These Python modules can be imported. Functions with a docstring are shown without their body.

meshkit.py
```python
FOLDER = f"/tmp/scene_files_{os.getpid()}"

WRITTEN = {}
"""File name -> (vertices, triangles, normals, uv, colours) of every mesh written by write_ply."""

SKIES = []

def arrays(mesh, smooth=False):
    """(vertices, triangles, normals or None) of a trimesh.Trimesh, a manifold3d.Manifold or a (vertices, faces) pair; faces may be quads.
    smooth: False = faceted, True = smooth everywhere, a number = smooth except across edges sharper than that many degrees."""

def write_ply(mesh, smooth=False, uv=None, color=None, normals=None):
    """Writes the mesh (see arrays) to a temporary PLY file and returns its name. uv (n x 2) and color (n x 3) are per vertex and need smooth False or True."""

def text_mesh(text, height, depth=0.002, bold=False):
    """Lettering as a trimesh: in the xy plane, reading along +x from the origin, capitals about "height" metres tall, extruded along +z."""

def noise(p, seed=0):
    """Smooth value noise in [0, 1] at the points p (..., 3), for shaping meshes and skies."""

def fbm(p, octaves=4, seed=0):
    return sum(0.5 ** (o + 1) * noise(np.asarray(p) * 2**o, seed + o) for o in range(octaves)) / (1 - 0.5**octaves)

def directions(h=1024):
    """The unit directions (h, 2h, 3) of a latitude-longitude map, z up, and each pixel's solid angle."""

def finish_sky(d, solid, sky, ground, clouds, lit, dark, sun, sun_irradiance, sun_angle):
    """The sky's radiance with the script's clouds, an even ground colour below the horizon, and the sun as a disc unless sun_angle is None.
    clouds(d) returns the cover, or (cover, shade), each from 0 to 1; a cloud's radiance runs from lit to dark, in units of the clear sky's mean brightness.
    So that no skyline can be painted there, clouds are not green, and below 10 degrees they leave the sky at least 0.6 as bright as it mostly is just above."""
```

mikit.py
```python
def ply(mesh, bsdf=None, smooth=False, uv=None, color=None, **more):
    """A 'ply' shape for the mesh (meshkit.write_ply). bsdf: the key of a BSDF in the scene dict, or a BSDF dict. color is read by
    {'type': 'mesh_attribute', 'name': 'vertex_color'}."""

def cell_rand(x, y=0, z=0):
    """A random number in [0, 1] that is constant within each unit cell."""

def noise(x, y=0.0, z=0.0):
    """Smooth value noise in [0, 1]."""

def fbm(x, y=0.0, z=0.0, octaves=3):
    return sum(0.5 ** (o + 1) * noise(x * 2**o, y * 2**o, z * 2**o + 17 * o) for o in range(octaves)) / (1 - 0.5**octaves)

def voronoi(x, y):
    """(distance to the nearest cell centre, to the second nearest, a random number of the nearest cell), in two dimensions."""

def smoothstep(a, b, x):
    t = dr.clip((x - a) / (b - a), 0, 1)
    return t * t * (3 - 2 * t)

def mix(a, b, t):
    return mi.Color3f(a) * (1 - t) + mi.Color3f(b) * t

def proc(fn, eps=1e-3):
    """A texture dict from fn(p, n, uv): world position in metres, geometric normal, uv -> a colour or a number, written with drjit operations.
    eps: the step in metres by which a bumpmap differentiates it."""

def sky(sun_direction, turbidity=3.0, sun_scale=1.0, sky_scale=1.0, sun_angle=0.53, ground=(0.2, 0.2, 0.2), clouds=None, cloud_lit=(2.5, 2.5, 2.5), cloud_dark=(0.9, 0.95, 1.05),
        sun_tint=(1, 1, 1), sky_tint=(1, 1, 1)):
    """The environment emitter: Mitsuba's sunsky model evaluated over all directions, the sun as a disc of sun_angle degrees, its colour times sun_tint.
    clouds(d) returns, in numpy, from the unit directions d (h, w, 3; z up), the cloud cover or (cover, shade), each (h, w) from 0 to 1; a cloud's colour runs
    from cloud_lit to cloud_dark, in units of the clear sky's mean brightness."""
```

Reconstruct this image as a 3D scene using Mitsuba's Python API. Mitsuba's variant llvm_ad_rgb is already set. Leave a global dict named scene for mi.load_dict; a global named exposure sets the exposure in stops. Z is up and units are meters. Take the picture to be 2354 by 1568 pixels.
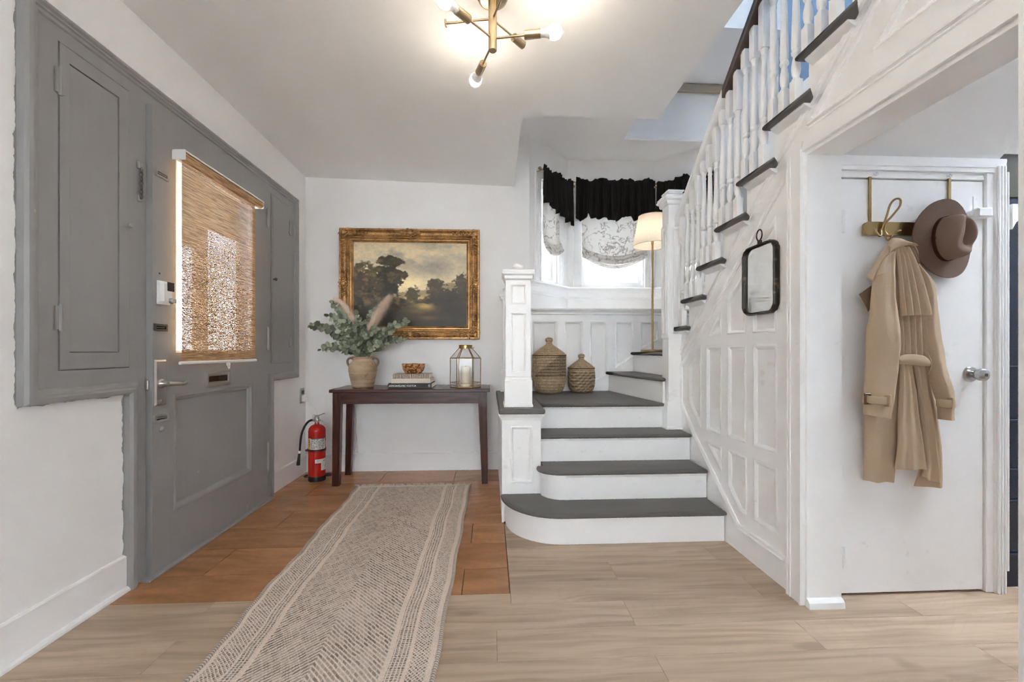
import math, random
import numpy as np, trimesh, mitsuba as mi, drjit as dr, mikit, meshkit
from shapely.geometry import Polygon, box as sbox, LineString, Point
from shapely.ops import unary_union
from mikit import noise, fbm, voronoi, cell_rand, smoothstep, mix, proc

random.seed(7); RNG = np.random.default_rng(7)
scene, labels = {}, {}
T = mi.ScalarTransform4f

# ------------------------------------------------------------------ camera, sky, exposure
YAW = math.atan(50 / 980.0)
scene['camera'] = {'type': 'perspective', 'fov': 2 * math.degrees(math.atan(1177 / 980.0)), 'fov_axis': 'x',
                   'near_clip': 0.05, 'far_clip': 200.0, 'principal_point_offset_x': 0.0, 'principal_point_offset_y': -23 / 1568.0,
                   'to_world': T().look_at(origin=[0, 0, 1.06], target=[math.sin(YAW), math.cos(YAW), 1.06], up=[0, 0, 1])}
exposure = 6.33

def overcast(d):
    n = np.sin(d[..., 0] * 3.1 + 1.7 * np.sin(d[..., 1] * 4.3)) * np.cos(d[..., 2] * 5.0 + d[..., 0] * 2.0)
    return 0.80 + 0.14 * n, 0.25 + 0.12 * n
scene['sky'] = mikit.sky((0.35, -0.55, 0.75), turbidity=4.0, sun_scale=0.0, sky_scale=1.0, ground=(0.55, 0.54, 0.52), clouds=overcast,
                         cloud_lit=(2.15, 2.32, 2.43), cloud_dark=(1.42, 1.57, 1.72))

# ------------------------------------------------------------------ naming
_used = {}
def key_for(base):
    n = _used.get(base, 0); _used[base] = n + 1
    return base if n == 0 else f'{base}_{n:03d}'
def thing(name, label, cat, group=None):
    k = key_for(name); labels[k] = {'label': label, 'category': cat}
    if group: labels[k]['group'] = group
    return k
def struct(name, label=None):
    k = key_for(name); labels[k] = {'kind': 'structure'}
    if label: labels[k]['label'] = label
    return k
def part(parent, name, mesh, mat, smooth=False, label=None, stuff=False, **kw):
    k = key_for(parent + '__' + name)
    scene[k] = mikit.ply(mesh, mat, smooth=smooth, **kw)
    if label or stuff:
        labels[k] = {}
        if label: labels[k]['label'] = label
        if stuff: labels[k]['kind'] = 'stuff'
    return k
def solo(k, mesh, mat, smooth=False, **kw):
    scene[k] = mikit.ply(mesh, mat, smooth=smooth, **kw); return k

# ------------------------------------------------------------------ mesh helpers
cat = trimesh.util.concatenate
def M(v, f): return trimesh.Trimesh(np.asarray(v, float), np.asarray(f, int), process=False)
def quads(v, q):
    q = np.asarray(q, int); return M(v, np.vstack([q[:, [0, 1, 2]], q[:, [0, 2, 3]]]))
def box(x0, x1, y0, y1, z0, z1, b=0.0):
    lo, hi = np.minimum([x0, y0, z0], [x1, y1, z1]), np.maximum([x0, y0, z0], [x1, y1, z1])
    if b <= 0:
        m = trimesh.creation.box(hi - lo); m.apply_translation((lo + hi) / 2); return m
    b = min(b, 0.45 * (hi - lo).min()); pts = []
    for ax in range(3):
        for s in np.ndindex(2, 2, 2):
            p = np.where(np.array(s) == 0, lo, hi).astype(float)
            for k in range(3):
                if k != ax: p[k] += b if s[k] == 0 else -b
            pts.append(p)
    return trimesh.convex.convex_hull(np.array(pts))
def ext(poly, h):
    gs = getattr(poly, 'geoms', [poly])
    return cat([trimesh.creation.extrude_polygon(g, h, engine='earcut') for g in gs if g.area > 1e-9])
def P(pts, *holes): return Polygon(pts, [list(h.exterior.coords) if hasattr(h, 'exterior') else h for h in holes])
def exZ(poly, z0, z1):
    m = ext(poly, z1 - z0); m.apply_translation([0, 0, z0]); return m
def exX(poly, x0, x1):                       # polygon in (Y, Z)
    m = ext(poly, x1 - x0); v = m.vertices; m.vertices = np.c_[v[:, 2] + x0, v[:, 0], v[:, 1]]; return m
def exY(poly, y0, y1):                       # polygon in (X, Z)
    m = ext(poly, y1 - y0); v = m.vertices; m.vertices = np.c_[v[:, 0], y1 - v[:, 2], v[:, 1]]; return m
def sweep(path, prof, N, closed=False):
    """Mitred moulding: prof points (a, b): a along N x tangent, b along N."""
    p, N = np.asarray(path, float), np.asarray(N, float); n = len(p)
    nxt = np.roll(p, -1, 0) - p
    t = nxt / np.maximum(np.linalg.norm(nxt, axis=1, keepdims=True), 1e-12)
    if not closed: t[-1] = t[-2]
    tp = np.roll(t, 1, 0)
    if not closed: tp[0] = t[0]
    s1, s0 = np.cross(N, t), np.cross(N, tp)
    mit = (s0 + s1) / (1 + (s0 * s1).sum(1, keepdims=True))
    prof = np.asarray(prof, float); k = len(prof)
    v = (p[:, None] + prof[None, :, :1] * mit[:, None] + prof[None, :, 1:] * N).reshape(-1, 3)
    q = []
    for i in range(n if closed else n - 1):
        j = (i + 1) % n
        for a in range(k):
            b = (a + 1) % k; q.append([i * k + a, j * k + a, j * k + b, i * k + b])
    f = np.asarray(q); f = np.vstack([f[:, [0, 1, 2]], f[:, [0, 2, 3]]])
    if not closed:
        tri = np.array([[0, a, a + 1] for a in range(1, k - 1)])
        f = np.vstack([f, tri, tri[:, ::-1] + (n - 1) * k])
    m = M(v, f)
    area = 0.5 * np.sum(prof[:, 0] * np.roll(prof[:, 1], -1) - np.roll(prof[:, 0], -1) * prof[:, 1])
    if area < 0: m.invert()
    return m
def tube(pts, r, n=10, cap=True):
    p = np.asarray(pts, float); r = np.broadcast_to(np.asarray(r, float), (len(p),))
    t = np.gradient(p, axis=0); t /= np.linalg.norm(t, axis=1, keepdims=True) + 1e-12
    ref = np.array([0, 0, 1.0]) if abs(t[0, 2]) < 0.9 else np.array([1.0, 0, 0])
    a = np.cross(t[0], ref); a /= np.linalg.norm(a); A = []
    for ti in t:
        a = a - ti * (a @ ti); a /= np.linalg.norm(a); A.append(a)
    A = np.array(A); B = np.cross(t, A); th = np.arange(n) * 2 * np.pi / n
    v = p[:, None] + r[:, None, None] * (np.cos(th)[None, :, None] * A[:, None] + np.sin(th)[None, :, None] * B[:, None])
    v = v.reshape(-1, 3); f = []
    for i in range(len(p) - 1):
        for j in range(n):
            k = (j + 1) % n; f += [[i * n + j, i * n + k, (i + 1) * n + k], [i * n + j, (i + 1) * n + k, (i + 1) * n + j]]
    if cap:
        c0, c1 = len(v), len(v) + 1; v = np.vstack([v, p[0], p[-1]]); e = (len(p) - 1) * n
        for j in range(n):
            k = (j + 1) % n; f += [[c0, k, j], [c1, e + j, e + k]]
    return M(v, f)
def cyl(p0, p1, r, n=16, r1=None): return tube([p0, p1], [r, r if r1 is None else r1], n)
def lathe(prof, n=24, at=(0, 0, 0)):
    pr = np.asarray(prof, float); th = np.arange(n) * 2 * np.pi / n; k = len(pr)
    v = np.stack([pr[:, None, 0] * np.cos(th), pr[:, None, 0] * np.sin(th), np.broadcast_to(pr[:, None, 1], (k, n))], -1).reshape(-1, 3); f = []
    for i in range(k - 1):
        for j in range(n):
            l = (j + 1) % n; a, b, c, d = i * n + j, i * n + l, (i + 1) * n + l, (i + 1) * n + j
            if pr[i, 0] > 1e-9: f.append([a, b, c])
            if pr[i + 1, 0] > 1e-9: f.append([a, c, d])
    return M(v + np.asarray(at), f)
def spline(pts, n=60):
    from scipy.interpolate import CubicSpline
    p = np.asarray(pts, float); d = np.r_[0, np.cumsum(np.linalg.norm(np.diff(p, axis=0), axis=1))]
    return CubicSpline(d, p)(np.linspace(0, d[-1], n))
def ss(a, b, x):
    t = np.clip((np.asarray(x, float) - a) / (b - a), 0, 1); return t * t * (3 - 2 * t)
def nz(p, s, seed=0): return meshkit.noise(np.asarray(p, float) * s, seed)
def shell(F, B):
    """Closed cloth between a front grid F and a back grid B, both (n, m, 3)."""
    n, m = F.shape[:2]; v = np.vstack([F.reshape(-1, 3), B.reshape(-1, 3)]); o = n * m; q = []
    i, j = np.meshgrid(np.arange(n - 1), np.arange(m - 1), indexing='ij'); i, j = i.ravel(), j.ravel()
    a, b, c, d = i * m + j, i * m + j + 1, (i + 1) * m + j + 1, (i + 1) * m + j
    q = [np.stack([a, b, c, d], 1), np.stack([a, d, c, b], 1) + o]
    def rim(l):
        l = np.asarray(l); return np.stack([l[:-1], l[:-1] + o, l[1:] + o, l[1:]], 1)
    J, I = np.arange(m), np.arange(n)
    q += [rim(J), rim(I * m + m - 1), rim((n - 1) * m + J[::-1]), rim(I[::-1] * m)]
    return quads(v, np.vstack(q))
def rects(poly_pts): return Polygon(poly_pts)
def ax_matrix(o, x, y, z):
    m = np.eye(4); m[:3, 0], m[:3, 1], m[:3, 2], m[:3, 3] = x, y, z, o; return m
def moved(m, mat): m = m.copy(); m.apply_transform(mat); return m
def instance_of(src, key, mat): scene[key] = {**scene[src], 'to_world': T(mat)}

# ------------------------------------------------------------------ materials
def pr(col, rough=0.5, spec=0.5, **k):
    c = col if isinstance(col, dict) else {'type': 'rgb', 'value': list(col)}
    return {'type': 'twosided', 'b': {'type': 'principled', 'base_color': c, 'roughness': rough, 'specular': spec, **k}}
def bump(b, fn, scale=1.0, eps=1e-3):
    return {'type': 'twosided', 'b': {'type': 'bumpmap', 'arbitrary': proc(fn, eps), 'scale': scale, 'n': b['b']}}
VC = {'type': 'mesh_attribute', 'name': 'vertex_color'}

def f_wall(p, n, uv):
    g = fbm(p.x * 3.0, p.y * 3.0, p.z * 3.0, 3)
    s = smoothstep(0.71, 0.80, fbm(p.x * 9 + 5, p.y * 9, p.z * 9, 3))
    return mix(mi.Color3f(0.82, 0.81, 0.80) * (0.985 + 0.03 * g), mi.Color3f(0.76, 0.75, 0.735), 0.25 * s)
scene['wall_paint'] = pr(proc(f_wall), 0.55, 0.35)
scene['ceiling_paint'] = pr((0.83, 0.825, 0.815), 0.6, 0.3)
def f_trim(p, n, uv):
    s = smoothstep(0.74, 0.80, fbm(p.x * 22 + 3, p.y * 22, p.z * 22, 3)) * smoothstep(0.55, 0.65, noise(p.x * 3, p.y * 3, p.z * 3))
    return mix(mi.Color3f(0.83, 0.825, 0.82), mi.Color3f(0.66, 0.63, 0.59), 0.35 * s)
scene['trim_paint'] = pr(proc(f_trim), 0.32, 0.5)
scene['white_gloss'] = pr((0.80, 0.80, 0.80), 0.25, 0.5)
def f_door(p, n, uv):
    g = fbm(p.x * 2.0, p.y * 2.5, p.z * 1.2, 3)
    brush = fbm(p.x * 90, p.y * 90, p.z * 5, 2)
    chip = smoothstep(0.84, 0.86, fbm(p.x * 34, p.y * 34, p.z * 20, 3)) * smoothstep(.5, .7, noise(p.x * 2, p.y * 2, p.z * 2 + 4))
    return mix(mi.Color3f(0.285, 0.280, 0.274) * (0.92 + 0.10 * g + 0.06 * brush), mi.Color3f(0.55, 0.54, 0.52), 0.5 * chip)
scene['grey_paint'] = pr(proc(f_door), 0.36, 0.5)
def f_tread(p, n, uv):
    g = fbm(p.x * 2.0, p.y * 14, p.z * 14, 3)
    return mi.Color3f(0.122, 0.117, 0.110) * (0.88 + 0.22 * g)
scene['tread_paint'] = pr(proc(f_tread), 0.5, 0.35)
def f_plank(p, n, uv):
    r1, r2 = uv.x * 40.0, uv.y * 40.0
    x, y = p.x + r1, p.y + r2 * 3.0
    w = fbm(x * 1.6, y * 7, 0, 3)
    g = fbm(x * 2.4, y * 48 + w * 5, r1, 4)
    fine = fbm(x * 9.0, y * 190, r1, 2)
    cx_, cy_ = x * 0.9, y * 5.5 + (fbm(x * 1.3, y * 3, 5, 2) - .5) * 2.2
    ringp = dr.sqrt(dr.square((cx_ - dr.floor(cx_) - .5) * 2.2) + dr.square(cy_ - dr.floor(cy_) - .5)) * 9 + w * 3
    cath = smoothstep(.35, .5, dr.abs(ringp - dr.floor(ringp) - .5)) * smoothstep(.45, .68, fbm(x * 1.1, y * 3.2, r2, 2))
    knot = dr.maximum(smoothstep(0.66, 0.82, fbm(x * 4.5, y * 13, r2 + 3, 3)), cath * .16)
    base = mix(mi.Color3f(0.350, 0.252, 0.172), mi.Color3f(0.495, 0.375, 0.272), smoothstep(0.25, 0.66, g * 0.6 + w * 0.4))
    base = base * (0.92 + 0.13 * fine) * (0.93 + 0.14 * uv.x)
    return mix(base, mi.Color3f(0.24, 0.165, 0.11), 0.5 * knot)
scene['oak_plank'] = pr(proc(f_plank), 0.38, 0.4)
def f_tile(p, n, uv):
    r1, r2 = uv.x * 40.0, uv.y * 40.0
    x, y = p.x + r1, p.y + r2
    w = fbm(x * 2.2, y * 4, 0, 3)
    g = fbm(x * 4, y * 22 + 5 * w, r1, 3)
    sp = fbm(x * 60, y * 60, r2, 2)
    c = mix(mi.Color3f(0.305, 0.139, 0.055), mi.Color3f(0.445, 0.218, 0.095), smoothstep(0.2, 0.75, 0.55 * g + 0.45 * w))
    return c * (0.88 + 0.18 * sp) * (0.88 + 0.22 * uv.x)
scene['rust_tile'] = pr(proc(f_tile), 0.30, 0.5)
scene['grout'] = pr((0.16, 0.105, 0.07), 0.8, 0.2)
def f_mahog(p, n, uv):
    g = fbm(p.x * 5, p.y * 60, p.z * 40, 3)
    return mix(mi.Color3f(0.028, 0.008, 0.005), mi.Color3f(0.075, 0.021, 0.012), smoothstep(0.2, 0.8, g))
scene['mahogany'] = pr(proc(f_mahog), 0.28, 0.5)
def f_mahog2(p, n, uv):
    g = fbm(p.x * 60, p.y * 60, p.z * 4, 3)
    return mix(mi.Color3f(0.028, 0.008, 0.005), mi.Color3f(0.075, 0.021, 0.012), smoothstep(0.2, 0.8, g))
scene['mahogany_leg'] = pr(proc(f_mahog2), 0.28, 0.5)
scene['brass'] = pr((0.50, 0.385, 0.245), 0.34, 0.5, metallic=1.0)
scene['aged_brass'] = pr((0.40, 0.275, 0.125), 0.28, 0.5, metallic=1.0)
scene['nickel'] = pr((0.56, 0.53, 0.50), 0.32, 0.5, metallic=1.0)
scene['chrome'] = pr((0.50, 0.49, 0.47), 0.2, 0.5, metallic=1.0)
scene['dark_metal'] = pr((0.10, 0.09, 0.08), 0.35, 0.5, metallic=0.6)
scene['window_glass'] = {'type': 'thindielectric', 'int_ior': 1.5}
scene['lantern_glass'] = {'type': 'thindielectric', 'int_ior': 1.22}
scene['mirror_glass'] = {'type': 'twosided', 'b': {'type': 'conductor', 'material': 'none', 'specular_reflectance': {'type': 'rgb', 'value': [0.86, 0.86, 0.84]}}}
scene['white_plastic'] = pr((0.78, 0.78, 0.77), 0.35, 0.5)
scene['grey_plastic'] = pr((0.33, 0.33, 0.33), 0.4, 0.5)
scene['black_plastic'] = pr((0.015, 0.015, 0.016), 0.35, 0.5)
scene['outside_white'] = pr((0.72, 0.74, 0.76), 0.7, 0.2)
scene['outside_ground'] = pr((0.55, 0.54, 0.51), 0.9, 0.1)
scene['porch_cream'] = pr((0.40, 0.34, 0.26), 0.7, 0.2)
# ------------------------------------------------------------------ panelling helpers
def ring(pts3, N):
    p = np.asarray(pts3, float); q = np.roll(p, -1, 0)
    nrm = np.cross(p - p.mean(0), q - p.mean(0)).sum(0)
    return p if nrm @ np.asarray(N) > 0 else p[::-1]
PANEL_PROF = [(-0.005, -0.001), (-0.005, 0.004), (0.003, 0.005), (0.006, 0.001), (0.013, -0.003), (0.019, -0.008), (0.019, -0.014), (-0.005, -0.014)]
def scaled(pf, k): return [(a * k, b * k) for a, b in pf]
def to3(pts, plane, at): return [(at, a, b) if plane == 'x' else (a, at, b) for a, b in pts]
def panel_mould(parent, pts, plane, at, N, mat='trim_paint', k=1.0, name='panel_moulding', prof=PANEL_PROF):
    return part(parent, name, sweep(ring(to3(pts, plane, at), N), scaled(prof, k), N, closed=True), mat)

# ------------------------------------------------------------------ floor: planks and tiles
fl = struct('floor')
solo(fl, cat([box(-1.62, 3.6, -7.0, 0.45, -0.03, 0.0), box(-1.62, 3.6, 0.45, 3.83, -0.03, -0.006)]), 'grout')
def floor_piece(x0, x1, y0, y1, name, mat, gap, bev=0.0009):
    m = box(x0 + gap, x1 - gap, y0 + gap, y1 - gap, -0.006, 0.0, bev)
    r = RNG.random(2)
    part(fl, name, m, mat, uv=np.c_[r[0] + m.vertices[:, 0] * 1e-4, r[1] + m.vertices[:, 1] * 1e-4])
rows = [2.610 - 0.165 * k for k in range(0, 14)]
for k in range(len(rows) - 1):
    y1, y0 = rows[k], rows[k + 1]
    off = (0.58 if k % 2 == 1 else 0.005) + 0.02 * math.sin(k * 2.3)
    xs = [off + 1.17 * j for j in range(-3, 4)]
    for a, b in zip(xs[:-1], xs[1:]):
        if y0 < 1.862 < y1 and abs(b - .088) < .2: b = .088
        if y0 < 1.862 < y1 and abs(a - .088) < .2: a = .088
        for (l, h, c0, c1) in (((-1.62, 3.6, y0, y1),) if y1 <= 1.862 else ((-1.62, 0.088, y0, min(y1, 1.862)), (0.088, 1.31, y0, y1), (1.31, 3.6, y0, min(y1, 1.862)))):
            p, q = max(a, l), min(b, h)
            if q - p > 0.02 and c1 - c0 > 0.02: floor_piece(p - (1e-3 if p == 1.31 else 0), q + (1e-3 if q == 1.31 else 0), c0, c1, 'plank', 'oak_plank', 0.0003)
trow = [1.862, 2.085, 2.36, 2.63, 2.90, 3.19, 3.49, 3.83]
joints = [[-1.0, -0.125], [-1.356, -0.48], [-0.98, -0.106], [-1.29, -0.42], [-0.86], [-1.35, -0.47], [-0.90, -0.30]]
for k in range(7):
    xs = [-1.62] + joints[k] + [0.086]
    for a, b in zip(xs[:-1], xs[1:]): floor_piece(a, b, trow[k], trow[k + 1], 'tile', 'rust_tile', 0.0018, 0.0015)

# ------------------------------------------------------------------ walls
wl = struct('wall_left')
wall_l = P([(-7.0, 0), (3.83, 0), (3.83, 2.64), (-7.0, 2.64)]).difference(sbox(2.062, -1, 3.125, 2.225)).difference(sbox(-6.5, 0.5, -5.2, 2.4)).difference(sbox(-5.0, 0.5, -3.7, 2.4))
solo(wl, exX(wall_l, -1.78, -1.62), 'wall_paint')
wb = struct('wall_back')
solo(wb, exY(P([(-1.78, 0), (0.352, 0), (0.352, 3.0), (-1.78, 3.0)]), 3.83, 3.95), 'wall_paint')
# room behind the camera: unseen south, west and east windows added for daylight
ws = struct('wall_south')
south = sbox(-1.78, 0, 3.72, 2.64)
for a, b in ((-1.35, -0.2), (0.15, 1.3), (1.8, 3.2)): south = south.difference(sbox(a, 0.50, b, 2.40))
solo(ws, exY(south, -7.14, -7.0), 'wall_paint')
we = struct('wall_east')
solo(we, exX(sbox(-7.0, 0, 1.95, 2.64).difference(sbox(-6.4, 0.6, -4.6, 2.35)).difference(sbox(-4.2, 0.6, -2.0, 2.35)), 3.6, 3.74), 'wall_paint')
solo(struct('wall_added_passage_end'), exY(sbox(1.455, 0, 3.72, 2.64), -1.2, -1.1), 'wall_paint')  # unseen wall added to keep window light off the closet door
for k, (a, b) in enumerate(((-1.35, -0.2), (0.15, 1.3), (1.8, 3.2))):
    wn = struct(f'window_{5 + k}')
    solo(wn, cat([exY(sbox(a - 0.01, 0.49, b + 0.01, 2.41).difference(sbox(a + 0.04, 0.54, b - 0.04, 2.36)), -3.72, -7.04), box(a, b, -3.70, -7.06, 1.52, 1.56)]), 'white_gloss')

# ------------------------------------------------------------------ ceiling with the stair opening
ce = struct('ceiling')
cv = [(-1.62, 3.83, 2.587), (0.215, 3.83, 2.540), (0.207, 2.78, 2.60), (1.11, 2.78, 2.60), (1.11, 0.75, 2.60), (3.6, 0.75, 2.60), (3.6, -7.0, 2.60), (-1.62, -7.0, 2.60), (-1.62, 2.78, 2.60)]
cf = [(0, 1, 2), (0, 2, 8), (8, 2, 3), (8, 3, 4), (8, 4, 7), (7, 4, 5), (7, 5, 6)]
cm = M(cv, cf)
top = cm.copy(); top.vertices = top.vertices * [1, 1, 0] + [0, 0, 3.03]; top.invert()
def skirt(path, z):
    v, q = [], []
    for p in path: v += [p, (p[0], p[1], z)]
    for i in range(len(path) - 1): q.append([2 * i, 2 * i + 2, 2 * i + 3, 2 * i + 1])
    return quads(v, q)
sk = skirt([cv[1], cv[2], cv[3], cv[4], cv[5]], 3.03)
cm.invert() if cm.face_normals[0][2] > 0 else None
solo(ce, cat([cm, top, sk]), 'ceiling_paint')

# ------------------------------------------------------------------ stairwell shell
wst = struct('wall_stairwell')
solo(wst, cat([exY(P([(0.352, 0.0), (2.40, 0.0), (2.40, 1.435), (0.352, 1.435)]), 3.84, 3.95),        # behind the wainscot
               exY(P([(2.12, 1.435), (2.40, 1.435), (2.40, 2.985), (2.12, 2.985)]), 3.83, 3.95),
               exX(P([(1.835, 0), (3.95, 0), (3.95, 3.0), (0.75, 3.0), (0.75, 2.62), (0.92, 2.62), (1.835, 1.90)]), 2.25, 2.40)]), 'wall_paint')
cs = struct('ceiling_stairwell')
solo(cs, exZ(P([(0.22, 2.79), (1.22, 2.79), (1.22, 3.83), (2.12, 3.83), (2.12, 4.40), (0.22, 4.40)]), 3.0, 3.06), 'ceiling_paint')
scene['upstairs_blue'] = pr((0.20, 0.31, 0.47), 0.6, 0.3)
wu = struct('wall_upstairs')
solo(wu, cat([box(1.22, 2.40, 3.836, 3.93, 2.99, 3.50), box(1.10, 2.40, 3.13, 3.83, 3.50, 3.56), box(1.0, 2.4, 3.13, 3.20, 3.56, 4.7),
              box(2.25, 2.40, 3.22, 3.83, 3.0, 3.56)]), 'wall_paint')
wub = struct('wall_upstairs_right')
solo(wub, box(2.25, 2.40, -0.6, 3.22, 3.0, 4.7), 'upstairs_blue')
wul = struct('wall_upstairs_left')  # its window opening is added to bring sky light onto the blue wall
solo(wul, cat([exX(sbox(-0.6, 2.95, 3.2, 4.7).difference(sbox(0.8, 3.45, 1.7, 4.4)), 0.0, 0.1), box(0.0, 2.4, -0.7, -0.6, 2.95, 4.7), box(0.0, 1.10, 2.9, 3.2, 3.02, 4.7), box(1.08, 1.20, 2.9, 3.86, 3.062, 3.56),
               exZ(sbox(0.0, -0.6, 2.4, 3.2), 4.7, 4.8), box(0.0, 1.11, -0.6, 0.75, 3.02, 3.04)]), 'wall_paint')
part(wu, 'crown', box(1.22, 2.25, 3.79, 3.83, 3.425, 3.50, 0.008), 'porch_cream')

# ------------------------------------------------------------------ baseboards
bb_prof = [(0, 0), (0.155, 0), (0.155, 0.007), (0.148, 0.014), (0.0, 0.014)]
def baseboard(name, p0, p1, N, h=0.155):
    k = struct(name)
    pf = [(0, 0), (h, 0), (h, 0.006), (h - 0.006, 0.013), (0, 0.013)]
    solo(k, sweep([p0, p1], pf, N), 'trim_paint')
    return k
bl = baseboard('baseboard_left', (-1.62, -7.0, 0), (-1.62, 1.985, 0), (1, 0, 0))
part(bl, 'shoe_moulding', sweep([(-1.607, -7.0, 0), (-1.607, 1.985, 0)], [(0, 0), (0.02, 0), (0.018, 0.008), (0.010, 0.015), (0, 0.016)], (1, 0, 0)), 'white_gloss')
baseboard('baseboard_left_far', (-1.62, 3.205, 0), (-1.62, 3.83, 0), (1, 0, 0))
baseboard('baseboard_back', (-1.62, 3.83, 0), (0.075, 3.83, 0), (0, -1, 0))
SOFT = [(-0.004, -0.001), (-0.004, 0.002), (0.003, 0.003), (0.006, 0.0005), (0.012, -0.002), (0.016, -0.005), (0.017, -0.009), (-0.004, -0.009)]
# ------------------------------------------------------------------ staircase
st = thing('staircase', 'white panelled staircase with grey painted treads rising to a bay window landing and turning right', 'staircase')
R = 0.175
def nosed(poly, z, th=0.027, label=None):
    """Tread board: rounded nosing by stacked offsets."""
    n = 7; rr = th / 2; loops = []
    prof = [(-rr * (1 - math.cos(a)) , rr * math.sin(a)) for a in np.linspace(-math.pi / 2, math.pi / 2, n)]
    base = np.array(poly.exterior.coords[:-1]); 
    if Polygon(base).exterior.is_ccw is False: base = base[::-1]
    nx = np.roll(base, -1, 0) - base; nx /= np.linalg.norm(nx, axis=1, keepdims=True); pv = np.roll(nx, 1, 0)
    s1 = np.c_[-nx[:, 1], nx[:, 0]]; s0 = np.c_[-pv[:, 1], pv[:, 0]]
    mit = (s0 + s1) / np.maximum(1 + (s0 * s1).sum(1, keepdims=True), 0.3)
    k = len(base); v, q = [], []
    for a, b in prof: v.append(np.c_[base - a * mit * 1.0, np.full(k, z - rr + b)])
    v = [np.c_[base + (-a) * mit, np.full(k, z - rr + b)] for a, b in prof]
    V = np.vstack(v); Q = []
    for i in range(n - 1):
        for j in range(k):
            l = (j + 1) % k; Q.append([i * k + j, i * k + l, (i + 1) * k + l, (i + 1) * k + j])
    side = quads(V, Q)
    capt = exZ(Polygon(v[-1][:, :2]), z - 0.0005, z); capb = exZ(Polygon(v[0][:, :2]), z - th, z - th + 0.0005)
    return cat([side, capt, capb])
def arc(cx, cy, rx, ry, a0, a1, n=16): return [(cx + rx * math.cos(a), cy + ry * math.sin(a)) for a in np.linspace(math.radians(a0), math.radians(a1), n)]
def riser_path(pts, z0, z1, th=0.018): 
    """Vertical board following a plan path (its back side thickness to the left of travel)."""
    l = LineString(pts); poly = l.buffer(th / 2, cap_style=2, join_style=1)
    return exZ(poly, z0, z1)
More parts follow.
